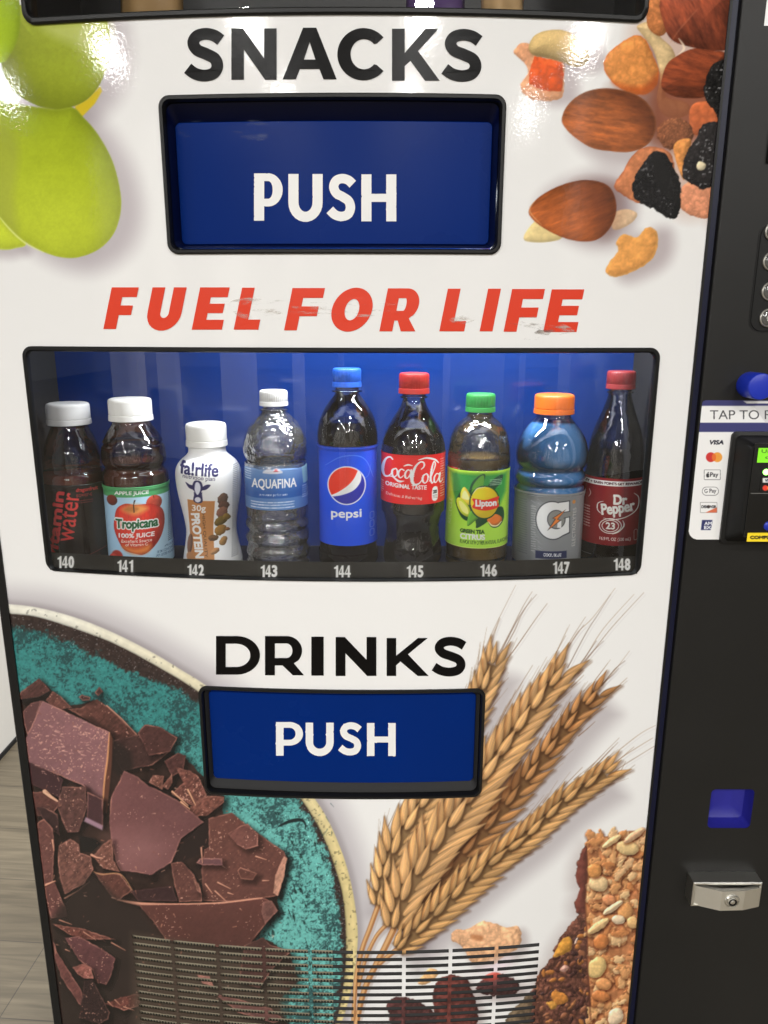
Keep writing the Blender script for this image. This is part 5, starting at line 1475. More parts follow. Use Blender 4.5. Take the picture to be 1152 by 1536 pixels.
def keep(u, v):
    ok = (v > zm) | (u < xw)
    ok &= ~((u < x0 + rad) & (v < zb_ + rad) & (np.hypot(u - x0 - rad, v - zb_ - rad) > rad))
    r2 = .003
    ok &= ~((u < x0 + r2) & (v > zt_ - r2) & (np.hypot(u - x0 - r2, v - zt_ + r2) > r2))
    return ok
patch('payment_sticker', x0, x1, zb_, zt_, CP - .0006, P_, MAT['paint_paper'], vm, keep=keep)

# card reader
KX0, KX1 = cp(1096, 700)[0], 0.60
kz1, kz0 = cp(1100, 652)[2], cp(1090, 810)[2]
dep = 0.026
def reader_loop(t, y, b=0):
    return [(u, y, v) for u, v in rr_loop(KX0 + t, KX1 - t, kz0 + t + b, kz1 - t, .006, 3, 5)]
rd = loft('card_reader', [reader_loop(-.004, CP - .0003, .0), reader_loop(-.004, CP - .004), reader_loop(0, CP - .005), reader_loop(.006, CP - dep + .004, .004), reader_loop(.008, CP - dep, .006)], MAT['black_plastic'], vm, cap=True)
RP = CP - dep
rp = lambda px, py, off=0.0: on_plane(px, py, RP - off)
# reader face
fx0, fz1 = rp(1132, 664)[0], rp(1132, 664)[2]
fz0 = rp(1120, 806)[2]
box_obj('face_plate', fx0, .59, RP - .0015, RP + .001, fz0, fz1, pmat('gloss_black', (0.006, 0.006, 0.006), 0.12), rd, .0008)
P_ = Painter(1120, 650, 1260, 830, 4.0, (10, 10, 10))
FP = RP - .0015
fp = lambda px, py, off=0.0: on_plane(px, py, FP - off)
def rect_px(px0, py0, px1, py1, y):
    a, b = on_plane(px0, py0, y), on_plane(px1, py1, y)
    return a[0], b[0], b[2], a[2]
Ps = Painter(1125, 665, 1260, 700, 4.0, (120, 206, 40))
Ps.text('Use Chip Card', (1142.5, 674, 1218, 681), (44, 78, 26), bold=.1); Ps.text('or Tap', (1148, 683, 1186, 690), (44, 78, 26), bold=.1)
m_scr = paint_mat('lit_screen', 0.3, 0.5)
_n, _l = m_scr.node_tree.nodes, m_scr.node_tree.links
_l.new([n for n in _n if n.type == 'ATTRIBUTE'][0].outputs['Color'], _n['Principled BSDF'].inputs['Emission Color']); _n['Principled BSDF'].inputs['Emission Strength'].default_value = .9
a = rect_px(1138, 672, 1200, 694, FP - .0006)
patch('screen', a[0], .57, a[2], a[3], FP - .0006, Ps, m_scr, rd, refl=(255, 255, 255))
lc = fp(1149, 708)
bm = bmesh.new(); bmesh.ops.create_uvsphere(bm, u_segments=16, v_segments=10, radius=.0034)
led = bm_obj('indicator_light', bm, pmat('led_green', (0.25, 1.0, 0.12), 0.3, emit=7.0), rd, True)
led.location = Vector((lc[0], lc[1], lc[2])) 
Ps = Painter(1135, 712, 1260, 740, 4.0, (12, 12, 12))
Ps.fill([(1144, 717), (1200, 717), (1200, 724), (1144, 724)], (214, 210, 204)); Ps.text('VISA', (1147.5, 718.3, 1160, 722.8), (30, 30, 60), bold=.3, slant=.2)
Ps.fill(ell(1148, 732, 4.2, 4.2), (224, 64, 48)); Ps.fill(ell(1155, 732, 4.2, 4.2), (226, 140, 50))
a = rect_px(1142, 715, 1180, 737, FP - .0005)
patch('card_mark', a[0], .55, a[2], a[3], FP - .0005, Ps, MAT['paint_paper'], rd)
box_obj('seam', fp(1126, 740)[0], .59, FP - .0004, FP + .0002, fp(1126, 740.6)[2], fp(1126, 739.4)[2], pmat('seam_grey', (.12, .12, .115), .4), rd)
Ps = Painter(1105, 790, 1290, 825, 4.0, (238, 206, 40))
Ps.text('COMPLETE YOUR PURCHASE', (1125, 803.5, 1240, 808.8), (40, 34, 14), bold=.55)
a = rect_px(1121.5, 799.5, 1180, 812.5, FP - .0006)
patch('instruction_label', a[0], .565, a[2], a[3], FP - .0006, Ps, MAT['paint_paper'], rd)
kb = fp(1153, 789)
bm = bmesh.new(); bmesh.ops.create_cone(bm, cap_ends=True, segments=24, radius1=.006, radius2=.0055, depth=.002)
kb_o = bm_obj('reader_button', bm, MAT['blue_knob'], rd, True); kb_o.rotation_euler = (math.pi / 2, 0, 0); kb_o.location = Vector(kb)

# blue coin-return knob
def turned(name, prof, loc, mat, parent, segs=40, axis='y'):
    """prof: (radius, distance towards the viewer)"""
    V, F = [], []
    for r, d in prof:
        for i in range(segs):
            t = 2 * math.pi * i / segs
            V.append((loc[0] + r * math.cos(t), loc[1] - d, loc[2] + r * math.sin(t)))
    for k in range(len(prof) - 1):
        for i in range(segs):
            a, b = k * segs + i, k * segs + (i + 1) % segs
            F.append((a, b, b + segs, a + segs))
    F.append(tuple(range((len(prof) - 1) * segs, len(prof) * segs)))
    o = mesh(name, V, F, mat, parent, True)
    try: o.data.set_sharp_from_angle(angle=math.radians(35))
    except Exception: pass
    return o
kc = cp(1123.5, 577)
kr = 19.2 * np.dot(kc - CAM, AF) / FPX
turned('coin_return_knob', [(kr, -.001), (kr, .0275), (kr - .0006, .0285), (kr - .0012, .0288), (.0005, .0288)], kc, MAT['blue_knob'], vm)

# keypad
Lz = [cp(1150, 335)[2], cp(1140, 497)[2]]
kx0 = cp(1132, 420)[0]
lo = lambda t, y: [(u, y, v) for u, v in rr_loop(kx0 + t, .60 - t, Lz[1] + t, Lz[0] - t, .013 - t * .8, 3, 8)]
kp = loft('keypad', [lo(-.0012, CP - .0001), lo(-.0012, CP - .0006), lo(0, CP - .0006), lo(.0006, CP - .0016), lo(.0012, CP - .0016)], MAT['black_plastic'], vm, cap=True)
MAT['button_clear'] = pmat('button_clear', (0.075, 0.073, 0.068), 0.12, coat=.6)
MAT['icon_grey'] = pmat('icon_grey', (.40, .39, .36), .5)
for i, (bx, by) in enumerate(((1162, 368), (1157, 437), (1152, 476))):
    pass
rows = [(1160, 347), (1157, 392), (1155, 437), (1152, 477)]
r0 = 11.5 * np.dot(cp(1152, 437) - CAM, AF) / FPX
for row in range(4):
    c0 = cp(rows[row][0] - 1, rows[row][1])
    for colm in range(3):
        c = (c0[0] + colm * .034, CP - .0016, c0[2])
        ring = turned('button', [(r0 + .0014, .0), (r0 + .0014, .0022), (r0 + .0006, .003), (r0, .0022), (r0 - .0002, .001)], c, MAT['steel'], kp, 28)
        turned('button_cap', [(r0 - .0002, .0), (r0 - .0003, .0018), (r0 * .8, .0028), (.0004, .0030)], c, MAT['button_clear'], ring, 28)
        y = c[1] - .0034
        s = r0 * .5
        if row == 3:
            V = [(-.9, -.1), (0, .8), (.9, -.1), (.6, -.1), (.6, -.8), (.18, -.8), (.18, -.35), (-.18, -.35), (-.18, -.8), (-.6, -.8), (-.6, -.1)]
        else:
            V = [(-.15, -.8), (.15, -.8), (.15, .8), (-.05, .8), (-.4, .5), (-.4, .3), (-.15, .42)] if (row, colm) == (0, 0) else [(-.5, -.7), (.5, -.7), (.5, -.45), (-.1, -.45), (.5, .2), (.4, .65), (-.3, .75), (-.5, .4), (-.25, .3), (.1, .5), (.2, .2), (-.5, -.5)]
        mesh('button_symbol', [(c[0] + a * s, y, c[2] + b * s) for a, b in V], [tuple(range(len(V)))], MAT['icon_grey'], ring)

# paper note and dark slot at the right edge
Ps = Painter(1130, -60, 1300, 60, 2.0, (226, 224, 218))
a0, a1 = cp(1145.5, 39), cp(1145.5, -40)
patch('notice_sticker', a0[0], .60, a0[2], a0[2] + .075, CP - .0006, Ps, MAT['paint_paper'], vm, .001)
b0, b1 = cp(1147, 245), cp(1149.5, 150)
box_obj('bill_slot', b0[0] + .001, .60, CP - .004, CP - .0002, b0[2], b1[2], MAT['black_plastic'], vm, .002)

# coin cup: a blue recess with rounded corners
cu0, cu1, cz0, cz1 = cup_rect()
cl_ = lambda t, y: [(u, y, v) for u, v in rr_loop(cu0 + t, cu1 - t, cz0 + t, cz1 - t, .0062 - t * .2, 3, 6)]
loft('coin_cup', [cl_(-.0004, CP + .0004), cl_(.0004, CP + .010), cl_(.003, CP + .018), cl_(.010, CP + .022), cl_(.018, CP + .0235)], MAT['blue_cup'], vm, cap=True)

# lock handle
h0, h1 = cp(1031, 1308), cp(1141, 1308)
hz1, hz0 = cp(1085, 1308)[2], cp(1085, 1343)[2]
hx0, hx1 = cp(1029, 1330)[0], cp(1130, 1330)[0]
LD = .020
def hl(t, y, dz=0): return [(hx0 + t, y, hz0 + t), (hx1 - t, y, hz0 + t), (hx1 - t, y, hz1 - t), (hx0 + t, y, hz1 - t)]
lk = loft('lock_handle', [hl(0, CP + .001), hl(0, CP - LD + .001), hl(.001, CP - LD), hl(.003, CP - LD), hl(.0032, CP - LD + .012)], MAT['chrome'], vm, smooth=False, cap=True)
# bowed latch plate inside the housing
px0, px1 = hx0 + .0042, hx1 - .002
xs = [px0, px0 + (px1 - px0) * .36, px0 + (px1 - px0) * .72, px1]
ys = [CP - LD + .002, CP - LD - .0085, CP - LD - .0075, CP - LD - .0015]
V, F = [], []
zt2, zb2 = hz1 - .0062, hz0 + .001
for x, y in zip(xs, ys): V += [(x, y, zb2), (x, y, zt2), (x, y + .006, zt2), (x, y + .006, zb2)]
for i in range(3):
    for k in range(4):
        F.append((i * 4 + k, i * 4 + (k + 1) % 4, i * 4 + 4 + (k + 1) % 4, i * 4 + 4 + k))
F += [(0, 1, 2, 3), (15, 14, 13, 12)]
lp_ = mesh('latch_plate', V, F, MAT['steel'], lk)
lcx = (xs[1] + xs[2]) / 2 - .001; lcz = (zt2 + zb2) / 2
lb = turned('lock_cylinder', [(.0100, 0), (.0100, .0012), (.0092, .0022), (.0084, .0022), (.0078, .0008), (.0068, .0008), (.0066, .0026), (.0056, .0030), (.0054, .0012)], (lcx, ys[1] + .0003, lcz), MAT['chrome'], lk, 36)
turned('key_slot', [(.0052, 0), (.0052, .0022), (.0036, .0022), (.0036, .0002)], (lcx, ys[1] - .0001, lcz), MAT['black_plastic'], lb, 28)
turned('key_pin', [(.0030, 0), (.0030, .0022), (.0022, .0026)], (lcx, ys[1] - .0001, lcz), MAT['chrome'], lb, 20)
# ------------------------------------------------------------------ bottles behind the glass
def lathe(name, prof, mat, parent, segs=64, rib=None, caps=True, origin=(0, 0)):
    """prof: (r, z) downwards; rib(z index, angle) -> radius factor"""
    V, F = [], []
    for k, (r, z) in enumerate(prof):
        for i in range(segs):
            t = 2 * math.pi * i / segs
            f = rib(k, t) if rib else 1.0
            V.append((origin[0] + r * f * math.cos(t), origin[1] + r * f * math.sin(t), z))
    for k in range(len(prof) - 1):
        for i in range(segs):
            a, b = k * segs + i, k * segs + (i + 1) % segs
            F.append((a + segs, b + segs, b, a))
    if caps:
        F.append(tuple(range(segs)))
        F.append(tuple(range((len(prof) - 1) * segs, len(prof) * segs))[::-1])
    o = mesh(name, V, F, mat, parent, True)
    try: o.data.set_sharp_from_angle(angle=math.radians(50))
    except Exception: pass
    return o

class Bottle:
    def __init__(self, name, label, cat, xref, yref, prof, cap, liquid_top=None, shell=None, liquid=None, liquid_ribs=None):
        """prof: (photo y, half width in photo pixels) from neck to base; cap: (y0, y1, hw, material, ribs)"""
        p = on_plane(xref, yref, Y0)
        self.X, self.Y = p[0], Y0
        self.root = empty(name, (self.X, self.Y, SHELF))
        tag(self.root, label, cat, 'bottles on display behind the glass')
        self.to_cam = math.atan2(CAM[1] - self.Y, CAM[0] - self.X)
        ys = [a for a, _ in prof]; hw = [b for _, b in prof]
        self.ys, self.hw = np.array(ys, float), np.array(hw, float)
        self.pr = self.conv(prof)
        self.shell = None
        rib = liquid_ribs
        if shell is not None:
            self.shell = lathe('bottle_body', self.smooth(self.pr), shell, self.root, rib=None if rib is None else (lambda k, t, P=self.smooth(self.pr): rib(P[k][1], t)), origin=(self.X, self.Y), caps=False)
        if liquid is not None:
            zt = self.z(liquid_top)
            pl = [(r * .965, z) for r, z in self.smooth(self.pr) if z < zt]
            rt = np.interp(zt, [z for _, z in self.pr][::-1], [r for r, _ in self.pr][::-1]) * .965
            pl = [(rt, zt)] + pl
            pl[-1] = (pl[-1][0], pl[-1][1] + .0012)
            lathe('liquid', pl, liquid, self.root, rib=None if rib is None else (lambda k, t, P=pl: rib(P[k][1], t)), origin=(self.X, self.Y))
        if cap:
            y0, y1, chw, cm, nr = cap
            z0, z1 = self.z(y0), self.z(y1)
            r = self.rad((y0 + y1) / 2, chw)
            h = z0 - z1
            pc = [(r * .10, z0 - .0), (r * .86, z0), (r * .95, z0 - h * .03), (r * .985, z0 - h * .09), (r, z0 - h * .16), (r, z0 - h * .70), (r * .975, z0 - h * .715), (r * .975, z0 - h * .735), (r * 1.015, z0 - h * .75), (r * 1.03, z1 + h * .02), (r * 1.0, z1)]
            d = .022 if nr else 0
            lathe('cap', pc, cm, self.root, segs=nr * 4 if nr else 64, rib=(lambda k, t: 1 - d * (0.5 + 0.5 * math.cos(nr * t)) ** 2 if 3 <= k <= 5 else 1.0) if nr else None, origin=(self.X, self.Y))

    def depth(self, z):
        return float(np.dot(np.array([self.X, self.Y, z]) - CAM, AF))
    def z(self, ypx):
        # height of the axis point that appears at photo row ypx
        d = None
        q = np.array([self.X, self.Y, 0.0]) - CAM
        k = (768 - ypx) / FPX
        # (q + z e) . AU = k (q + z e) . AF
        return float((k * (q @ AF) - q @ AU) / (AU[2] - k * AF[2]))
    def zfront(self, ypx):
        # height whose nearest point of the surface appears at photo row ypx
        zr = np.array([b for _, b in self.pr]); rr = np.array([a for a, _ in self.pr]); o = np.argsort(zr)
        z = self.z(ypx)
        for _ in range(4):
            r = float(np.interp(z, zr[o], rr[o]))
            q = np.array([self.X + r * math.cos(self.to_cam), self.Y + r * math.sin(self.to_cam), 0.0]) - CAM
            k = (768 - ypx) / FPX
            z = float((k * (q @ AF) - q @ AU) / (AU[2] - k * AF[2]))
        return z
    def rad(self, ypx, hw):
        return hw * self.depth(self.z(ypx)) / FPX
    def conv(self, prof):
        return [(self.rad(y, w), max(self.z(y), SHELF + .0004)) for y, w in prof]
    def smooth(self, pr):
        q = spline(pr, 4, closed=False)
        return [(max(.001, a), b) for a, b in q]

    def label(self, name, y0, y1, painter, mat, back=(200, 200, 200), off=.0005, nphi=190, stepz=.0004, raw=False, dy=0.0):
        """a printed band; painter is in photo pixels, straight rows of print"""
        z0, z1 = self.zfront(y0), max(self.zfront(y1), SHELF + .0008)
        zs = np.linspace(z1, z0, max(8, int((z0 - z1) / stepz)))
        ph = np.r_[np.linspace(-1.75, 1.75, nphi), np.linspace(1.75, 2 * math.pi - 1.75, 24)[1:-1]]
        P_, Zz = np.meshgrid(ph, zs)
        sp = self.smooth(self.pr)
        zr = np.array([b for _, b in sp]); rr = np.array([a for a, _ in sp])
        o = np.argsort(zr)
        r = np.interp(Zz, zr[o], rr[o]) + off
        A = self.to_cam + P_
        pts = np.stack([self.X + r * np.cos(A), self.Y + r * np.sin(A), Zz], -1).reshape(-1, 3)
        px, _ = project(pts)
        cpts = np.stack([self.X + r * np.cos(self.to_cam), self.Y + r * np.sin(self.to_cam), Zz], -1).reshape(-1, 3)
        _, py = project(cpts)
        C = painter.sample(px, py)
        bk = (np.abs(P_.reshape(-1)) > 1.72)
        C[bk] = back
        C = np.clip(s2l(C) * 1.18, .004, .84)
        n = len(ph)
        idx = np.arange(P_.size).reshape(P_.shape)
        nx = np.roll(idx, -1, 1)
        Q = np.stack([idx[:-1], nx[:-1], nx[1:], idx[1:]], -1).reshape(-1, 4)
        return fast_mesh(name, pts, Q, C, mat, self.root, True)

    def painter(self, y0, y1, col, hw=60, scale=4.0):
        xs = [project([(self.X, self.Y, self.z(y))])[0][0] for y in (y0, y1)]
        return Painter(min(xs) - hw, y0 - 8, max(xs) + hw, y1 + 22, scale, col)

PET = clear_mat('clear_plastic', (.80, .80, .80), 1.55, .012, 1.7, bump=(45, .5, .004))
PET_BLUE = clear_mat('blue_tint_plastic', (.95, .97, .99), 1.55, .02, 2.2, bump=(20, .4, .004))
PET_TEA = clear_mat('tea_tint_plastic', (.70, .64, .50), 1.55, .012, 1.9, bump=(60, .7, .004), haze=.015)
PET_RIB = clear_mat('ribbed_plastic', (.95, .95, .95), 1.55, .015, 2.8, bump=(75, .9, .006), haze=.06)
PET_DARK = clear_mat('smoky_plastic', (.56, .52, .50), 1.55, .012, 1.7, bump=(45, .5, .004))
COLA = pmat('cola', (.008, .004, .003), .06, spec=.6)
DRP = pmat('dark_soda', (.014, .005, .004), .06, spec=.6)
REDJ = pmat('red_drink', (.50, .100, .050), .12, spec=.5, bump=(30, .2, .003))
APPLE = pmat('apple_juice', (.24, .085, .050), .1, spec=.5)
TEA = pmat('tea', (.50, .37, .14), .04, trans=.35, ior=1.33)
WATER = clear_mat('water', (.97, .98, .98), 1.4, .02, 2.6, bump=(60, .8, .006), haze=.11)
BLUED = pmat('blue_drink', (.085, .28, .62), .10, spec=.5, ior=1.34)
WCAP = pmat('white_cap', (.74, .73, .70), .45)
GCAP = pmat('grey_white_cap', (.60, .59, .58), .45)
LABM = paint_mat('bottle_label', .32, .5)
LABG = paint_mat('bottle_label_gloss', .22, .5)

def speckle_text(P, x0, y0, x1, y1, rows, col, seed, vertical=False, op=.7):
    """lines of print too small to read: broken dashes"""
    r_ = random.Random(seed)
    for k in range(rows):
        y = y0 + (y1 - y0) * (k + .5) / rows
        x = x0
        while x < x1:
            l = r_.uniform(1.2, 5)
            P.line([(x, y), (min(x + l, x1), y)], (y1 - y0) / rows * .5, (y1 - y0) / rows * .5, col, op * r_.uniform(.6, 1))
            x += l + r_.uniform(.5, 1.4)

# 140
b = Bottle('vitamin_drink_bottle', 'red vitamin drink bottle with black label and greyish cap above number 140', 'bottle', 119, 785,
           [(636, 27), (641, 27), (652, 32), (668, 38), (686, 41.5), (699, 41.5), (704, 42.5), (707, 44.5), (714, 46), (724, 46), (728, 45), (846, 45)], (604, 636, 31, GCAP, 0), 706, PET_DARK, REDJ)
P_ = b.painter(724, 850, (34, 28, 26))
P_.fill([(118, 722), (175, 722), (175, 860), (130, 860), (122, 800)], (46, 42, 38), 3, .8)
P_.fill([(117, 748), (124, 748), (138, 840), (128, 840)], (22, 17, 16), 1.5, .9)  # dark reflection stripe painted into the label colour
P_.text('vitamin', (30.5, 781, 136.5, 797), (255, 66, 66), bold=1.1, ang=-84)
P_.text('water', (67, 764, 140, 787), (250, 66, 64), bold=.2, ang=-82)
P_.text('dragonfruit', (114, 732.5, 147, 740), (214, 70, 68), bold=.2); P_.text('power-c', (115, 741.5, 138, 748), (160, 62, 60))
speckle_text(P_, 116, 750, 139, 756, 2, (130, 60, 58), 3)
P_.line([(120, 837), (160, 826)], .9, .9, (120, 60, 56), .8)
b.label('wrap_label', 727.5, 850, P_, LABG, (34, 28, 26))

# 141
b = Bottle('juice_bottle', 'apple juice bottle with sky blue label showing a red apple, white cap, above number 141', 'bottle', 208, 770,
           [(629, 28), (634, 28), (642, 33), (652, 39.5), (659, 43), (661, 43.5), (664, 42), (668, 45), (676, 46.5), (688, 46.5), (694, 44.5), (698, 42.5), (702, 43.5), (708, 47), (718, 48), (726, 47.5), (729, 46.5), (846, 46.5)], (597, 630, 31.5, WCAP, 0), 690, PET_DARK, APPLE)
P_ = b.painter(724, 850, (168, 200, 226))
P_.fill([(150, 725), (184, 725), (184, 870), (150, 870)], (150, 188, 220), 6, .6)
P_.fill([(140, 722), (280, 722), (280, 746), (140, 746)], (72, 146, 92), .4)
P_.text('APPLE JUICE', (171.5, 736.5, 223.5, 744), (226, 234, 222), bold=.3)
P_.blob(ell(231, 757, 12, 11.5), (176, 70, 54), R=9, tex=wrinkle(3, 5, .12)); P_.line([(230, 746), (231, 750)], 1.2, 1, (70, 40, 30))
P_.blob(ell(168, 751, 8, 8), (110, 50, 40), R=7)
ap = spline([(172, 776), (176, 762), (188, 755), (202, 757), (212, 757), (228, 758), (243, 768), (247, 786), (243, 806), (232, 822), (216, 832), (202, 830), (186, 824), (176, 808), (171, 792)], 5)
P_.blob(ap, (196, 54, 42), R=30, amb=.68, dif=.42, light=(-.4, -.3, .8), tex=almond_tex(208, 780, 84, 6, .10, 14, 2.5))
P_.fill(spline([(184, 818), (205, 822), (226, 818), (222, 829), (204, 831), (190, 826)], 4), (222, 138, 66), 4, .85)
P_.fill(spline([(182, 764), (196, 757), (212, 758), (222, 764), (212, 770), (200, 772)], 4), (218, 158, 84), 4, .85)
P_.fill(spline([(186, 764), (198, 759), (208, 763), (200, 768)], 4), (164, 96, 46), 2, .7)
P_.brush([(201, 768), (200.5, 757), (202, 751)], [1.6, 1.6, 2.6], (62, 40, 28))
P_.fill(ell(176, 838, 9, 12), (168, 54, 46), 1); P_.blob(ell(172, 842, 8, 10), (190, 70, 60), R=8)
P_.text('Tropicana', (171.5, 776, 239, 799), (238, 240, 232), bold=2.1); P_.text('Tropicana', (173, 778, 237.5, 797), (24, 84, 48), bold=.75)
P_.text('100% JUICE', (178, 799.5, 232, 808.5), (240, 234, 226), bold=.35); P_.text('Excellent Source', (182, 809, 228, 813.6), (232, 216, 204), bold=.15); P_.text('of Vitamin C', (188, 814.6, 222, 819), (232, 216, 204), bold=.15)
P_.text('APPLE JUICE', (247, 824, 262, 828), (60, 90, 120)); P_.text('FROM CONCENTRATE', (236, 829.5, 268, 833.5), (60, 90, 120)); P_.text('WITH ADDED INGREDIENTS', (234, 835, 268, 839), (60, 90, 120))
for k in range(30): P_.line([(252.5, 738 + k * 2.8), (262, 738 + k * 2.8)], 1.3, 1.3, (60, 70, 84), .8)
b.label('wrap_label', 731, 850, P_, LABM, (150, 190, 222))

# 142
b = Bottle('milk_shake_bottle', 'short opaque white protein milk bottle with cow drawing and brown panel above number 142', 'bottle', 315.5, 760,
           [(667, 27), (676, 27), (681, 30), (687, 37), (693, 42.5), (700, 46), (708, 47.5), (722, 47.2), (742, 44.5), (762, 40.5), (776, 38), (788, 36.5), (798, 36.5), (812, 38.5), (830, 42), (846, 43.5), (850, 41)], (634, 668, 30, WCAP, 0), None, WCAP, None)
P_ = b.painter(668, 850, (236, 233, 226))
nav = (38, 36, 84)
br = (178, 122, 74)
P_.fill([(281, 750), (322.5, 752), (320, 790), (322.5, 860), (284, 860), (285, 800)], br)
P_.text('fa!rlife', (270, 694, 328, 714.5), nav, bold=.75, ang=4)
P_.text('nutrition plan', (274, 713.5, 322.5, 722), (50, 48, 86), bold=.1, ang=5)
P_.fill(spline([(278, 724), (284, 727), (290, 729), (289, 734), (283, 732)], 4), nav); P_.fill(spline([(316, 728), (310, 727), (303, 731), (303, 735), (310, 734)], 4), nav)
P_.fill(spline([(288, 731), (291, 722), (296, 720.5), (302, 723), (304.5, 732), (303, 741), (304, 752), (297, 755), (290, 751), (291, 741)], 4), nav)
P_.fill(spline([(292, 734), (293, 725), (296.5, 723), (300, 727), (300.5, 735), (297, 742), (294, 740)], 4), (206, 208, 222)); P_.fill(ell(296.6, 749.5, 4.6, 4), (206, 206, 216))
P_.line([(289.5, 736), (291, 738)], 1.4, 1.2, (230, 230, 232)); P_.line([(304, 736), (302.5, 738)], 1.4, 1.2, (230, 230, 232))
P_.text('30g', (287.8, 757.5, 308.5, 769.5), (240, 236, 228), bold=.25)
P_.text('PROTEIN', (262, 797, 330, 810.5), (240, 236, 228), bold=.8, ang=84)
P_.text('HIGH QUALITY', (274, 800.5, 340, 805.5), (70, 50, 36), ang=86)
for (x, y, rx, ry, an, c) in ((334, 750, 8, 9, 40, (98, 76, 64)), (336, 760, 9, 7, 10, (92, 64, 52)), (333, 770, 9, 8, -30, (128, 88, 72)), (331, 783, 11, 7, -20, (108, 88, 40)), (340, 778, 6, 5, 20, (132, 104, 48)), (331, 796, 10, 8, -30, (150, 110, 54)), (320, 807, 8, 4.5, 5, (104, 74, 48)), (335, 813, 7, 6, -45, (150, 112, 66)), (322, 827, 8, 5, -30, (164, 118, 76)), (342, 797, 4, 3, 10, (140, 96, 60))):
    P_.blob(ell(x, y, rx, ry, an, 9), c, R=6, amb=.7, dif=.45, edge=1.2, seed=int(x))
P_.blob(ell(285, 818, 4, 16, 6, 12), (120, 84, 66), R=4); P_.fill(ell(286, 838, 6, 8), (170, 120, 80), 1)
for k in range(50): P_.line([(350 - k * .05, 702 + k * 2.8), (357, 702 + k * 2.8)], 1.2, 1.2, (96, 100, 112), .75)
b.label('printed_sleeve', 668, 850, P_, LABM, (226, 224, 220))

# 143
def ribs143(z, t): return 1 + .012 * math.sin(6 * t) if z < 99 else 1
b = Bottle('water_bottle', 'clear water bottle with blue band label and small white cap above number 143', 'bottle', 415, 735,
           [(607, 17), (612, 17), (613, 21), (615, 21), (616, 18), (622, 24), (632, 33), (642, 40.5), (652, 45), (664, 47.5), (676, 47.5), (684, 45.5), (689, 42.5), (693, 44), (697, 46), (766, 46), (771, 43), (777, 46), (784, 46.5), (790, 43.5), (797, 46.5), (804, 47), (810, 44), (818, 47), (825, 47.5), (831, 44.5), (838, 47.5), (848, 45)], (585, 608, 21, WCAP, 40), 640, PET_RIB, WATER, liquid_ribs=lambda z, t: 1 + .010 * math.sin(5 * t + z * 260))
P_ = b.painter(696, 768, (52, 98, 158))
A = P_.a
for yy in range(P_.Hh):
    y = yy / 4 + P_.y0
    k = min(1, max(0, (y - 700) / 40))
    A[yy] = np.array((112, 142, 184)) * (1 - k) + np.array((36, 82, 150)) * k if y < 748 else np.array((78, 116, 170))
P_.fill(spline([(394, 710), (404, 702), (408, 706), (414, 702), (424, 710)], 3), (206, 206, 214), .6, .9); P_.fill([(410, 708), (414, 702.5), (418, 708)], (190, 90, 96), .5)
P_.text('AQUAFINA', (377.5, 718.5, 445, 735.5), (236, 240, 244), bold=.3)
P_.text('pure water, perfect taste', (389, 740.6, 431, 745), (206, 216, 232))
speckle_text(P_, 377, 752, 441, 764, 3, (206, 216, 230), 5)
P_.fill([(452, 700), (462, 700), (464, 730), (455, 730)], (150, 196, 190), 1, .8); speckle_text(P_, 454, 732, 466, 752, 6, (190, 210, 226), 6); speckle_text(P_, 368, 704, 376, 722, 5, (200, 214, 228), 7)
b.label('wrap_label', 700, 765.5, P_, LABG, (60, 104, 160))

# 144
CAPB = pmat('blue_cap', (.020, .105, .52), .35); CAPR = pmat('red_cap', (.36, .022, .017), .38); CAPG = pmat('green_cap', (.03, .24, .05), .38); CAPO = pmat('orange_cap', (.62, .125, .010), .4); CAPD = pmat('dark_red_cap', (.20, .020, .022), .38)
b = Bottle('soda_bottle', 'cola bottle with blue cap and blue label bearing a round globe, above number 144', 'bottle', 522, 730,
           [(579, 18), (584, 18), (585, 22.5), (587, 22.5), (588, 18), (594, 21), (603, 28), (614, 35), (626, 40.5), (638, 44), (650, 45.5), (664, 45.5), (668, 44.5), (671, 43), (818, 43), (821, 44.5), (830, 45), (838, 43), (847, 37)], (552, 580, 21.5, CAPB, 36), 630, PET, COLA)
P_ = b.painter(668, 822, (24, 74, 208))
P_.brush([(488, 700), (510, 686), (535, 684), (550, 694), (560, 720)], [.6, 1.4, 1.6, 1.2, .5], (96, 140, 232), .6); P_.brush([(540, 720), (552, 716), (556, 700)], [.5, 1.2, .5], (90, 130, 226), .5)
cx, cy, R0 = 520, 728.5, 28
P_.fill(ell(cx, cy, R0 + .9, R0 + 1.1, 0, 48), (222, 224, 236)); P_.fill(ell(cx, cy, R0 - .5, R0 - .3, 0, 48), (228, 226, 232))
cir = lambda a0, a1, n=24: [(cx + (R0 - .8) * math.cos(math.radians(a)), cy + (R0 - .6) * math.sin(math.radians(a))) for a in np.linspace(a0, a1, n)]
P_.fill(cir(147, 307, 40) + [tuple(p) for p in spline([(536, 708), (531, 718), (522, 728), (508, 738), (497, 744)], 6, closed=False)], (214, 52, 34))
P_.fill([tuple(p) for p in spline([(498, 746), (512, 743), (530, 736), (540, 725), (542, 714), (540, 709)], 6, closed=False)] + cir(-40, 141, 40), (38, 42, 150))
P_.text('pepsi', (496.5, 764.5, 542.5, 781), (226, 232, 244), bold=.45)
for k in range(3): box_line(P_, 555, 772 + k * 13, 561, 782 + k * 13, 2, (110, 140, 220), .7)
b.label('wrap_label', 671, 819, P_, LABG, (24, 74, 208))

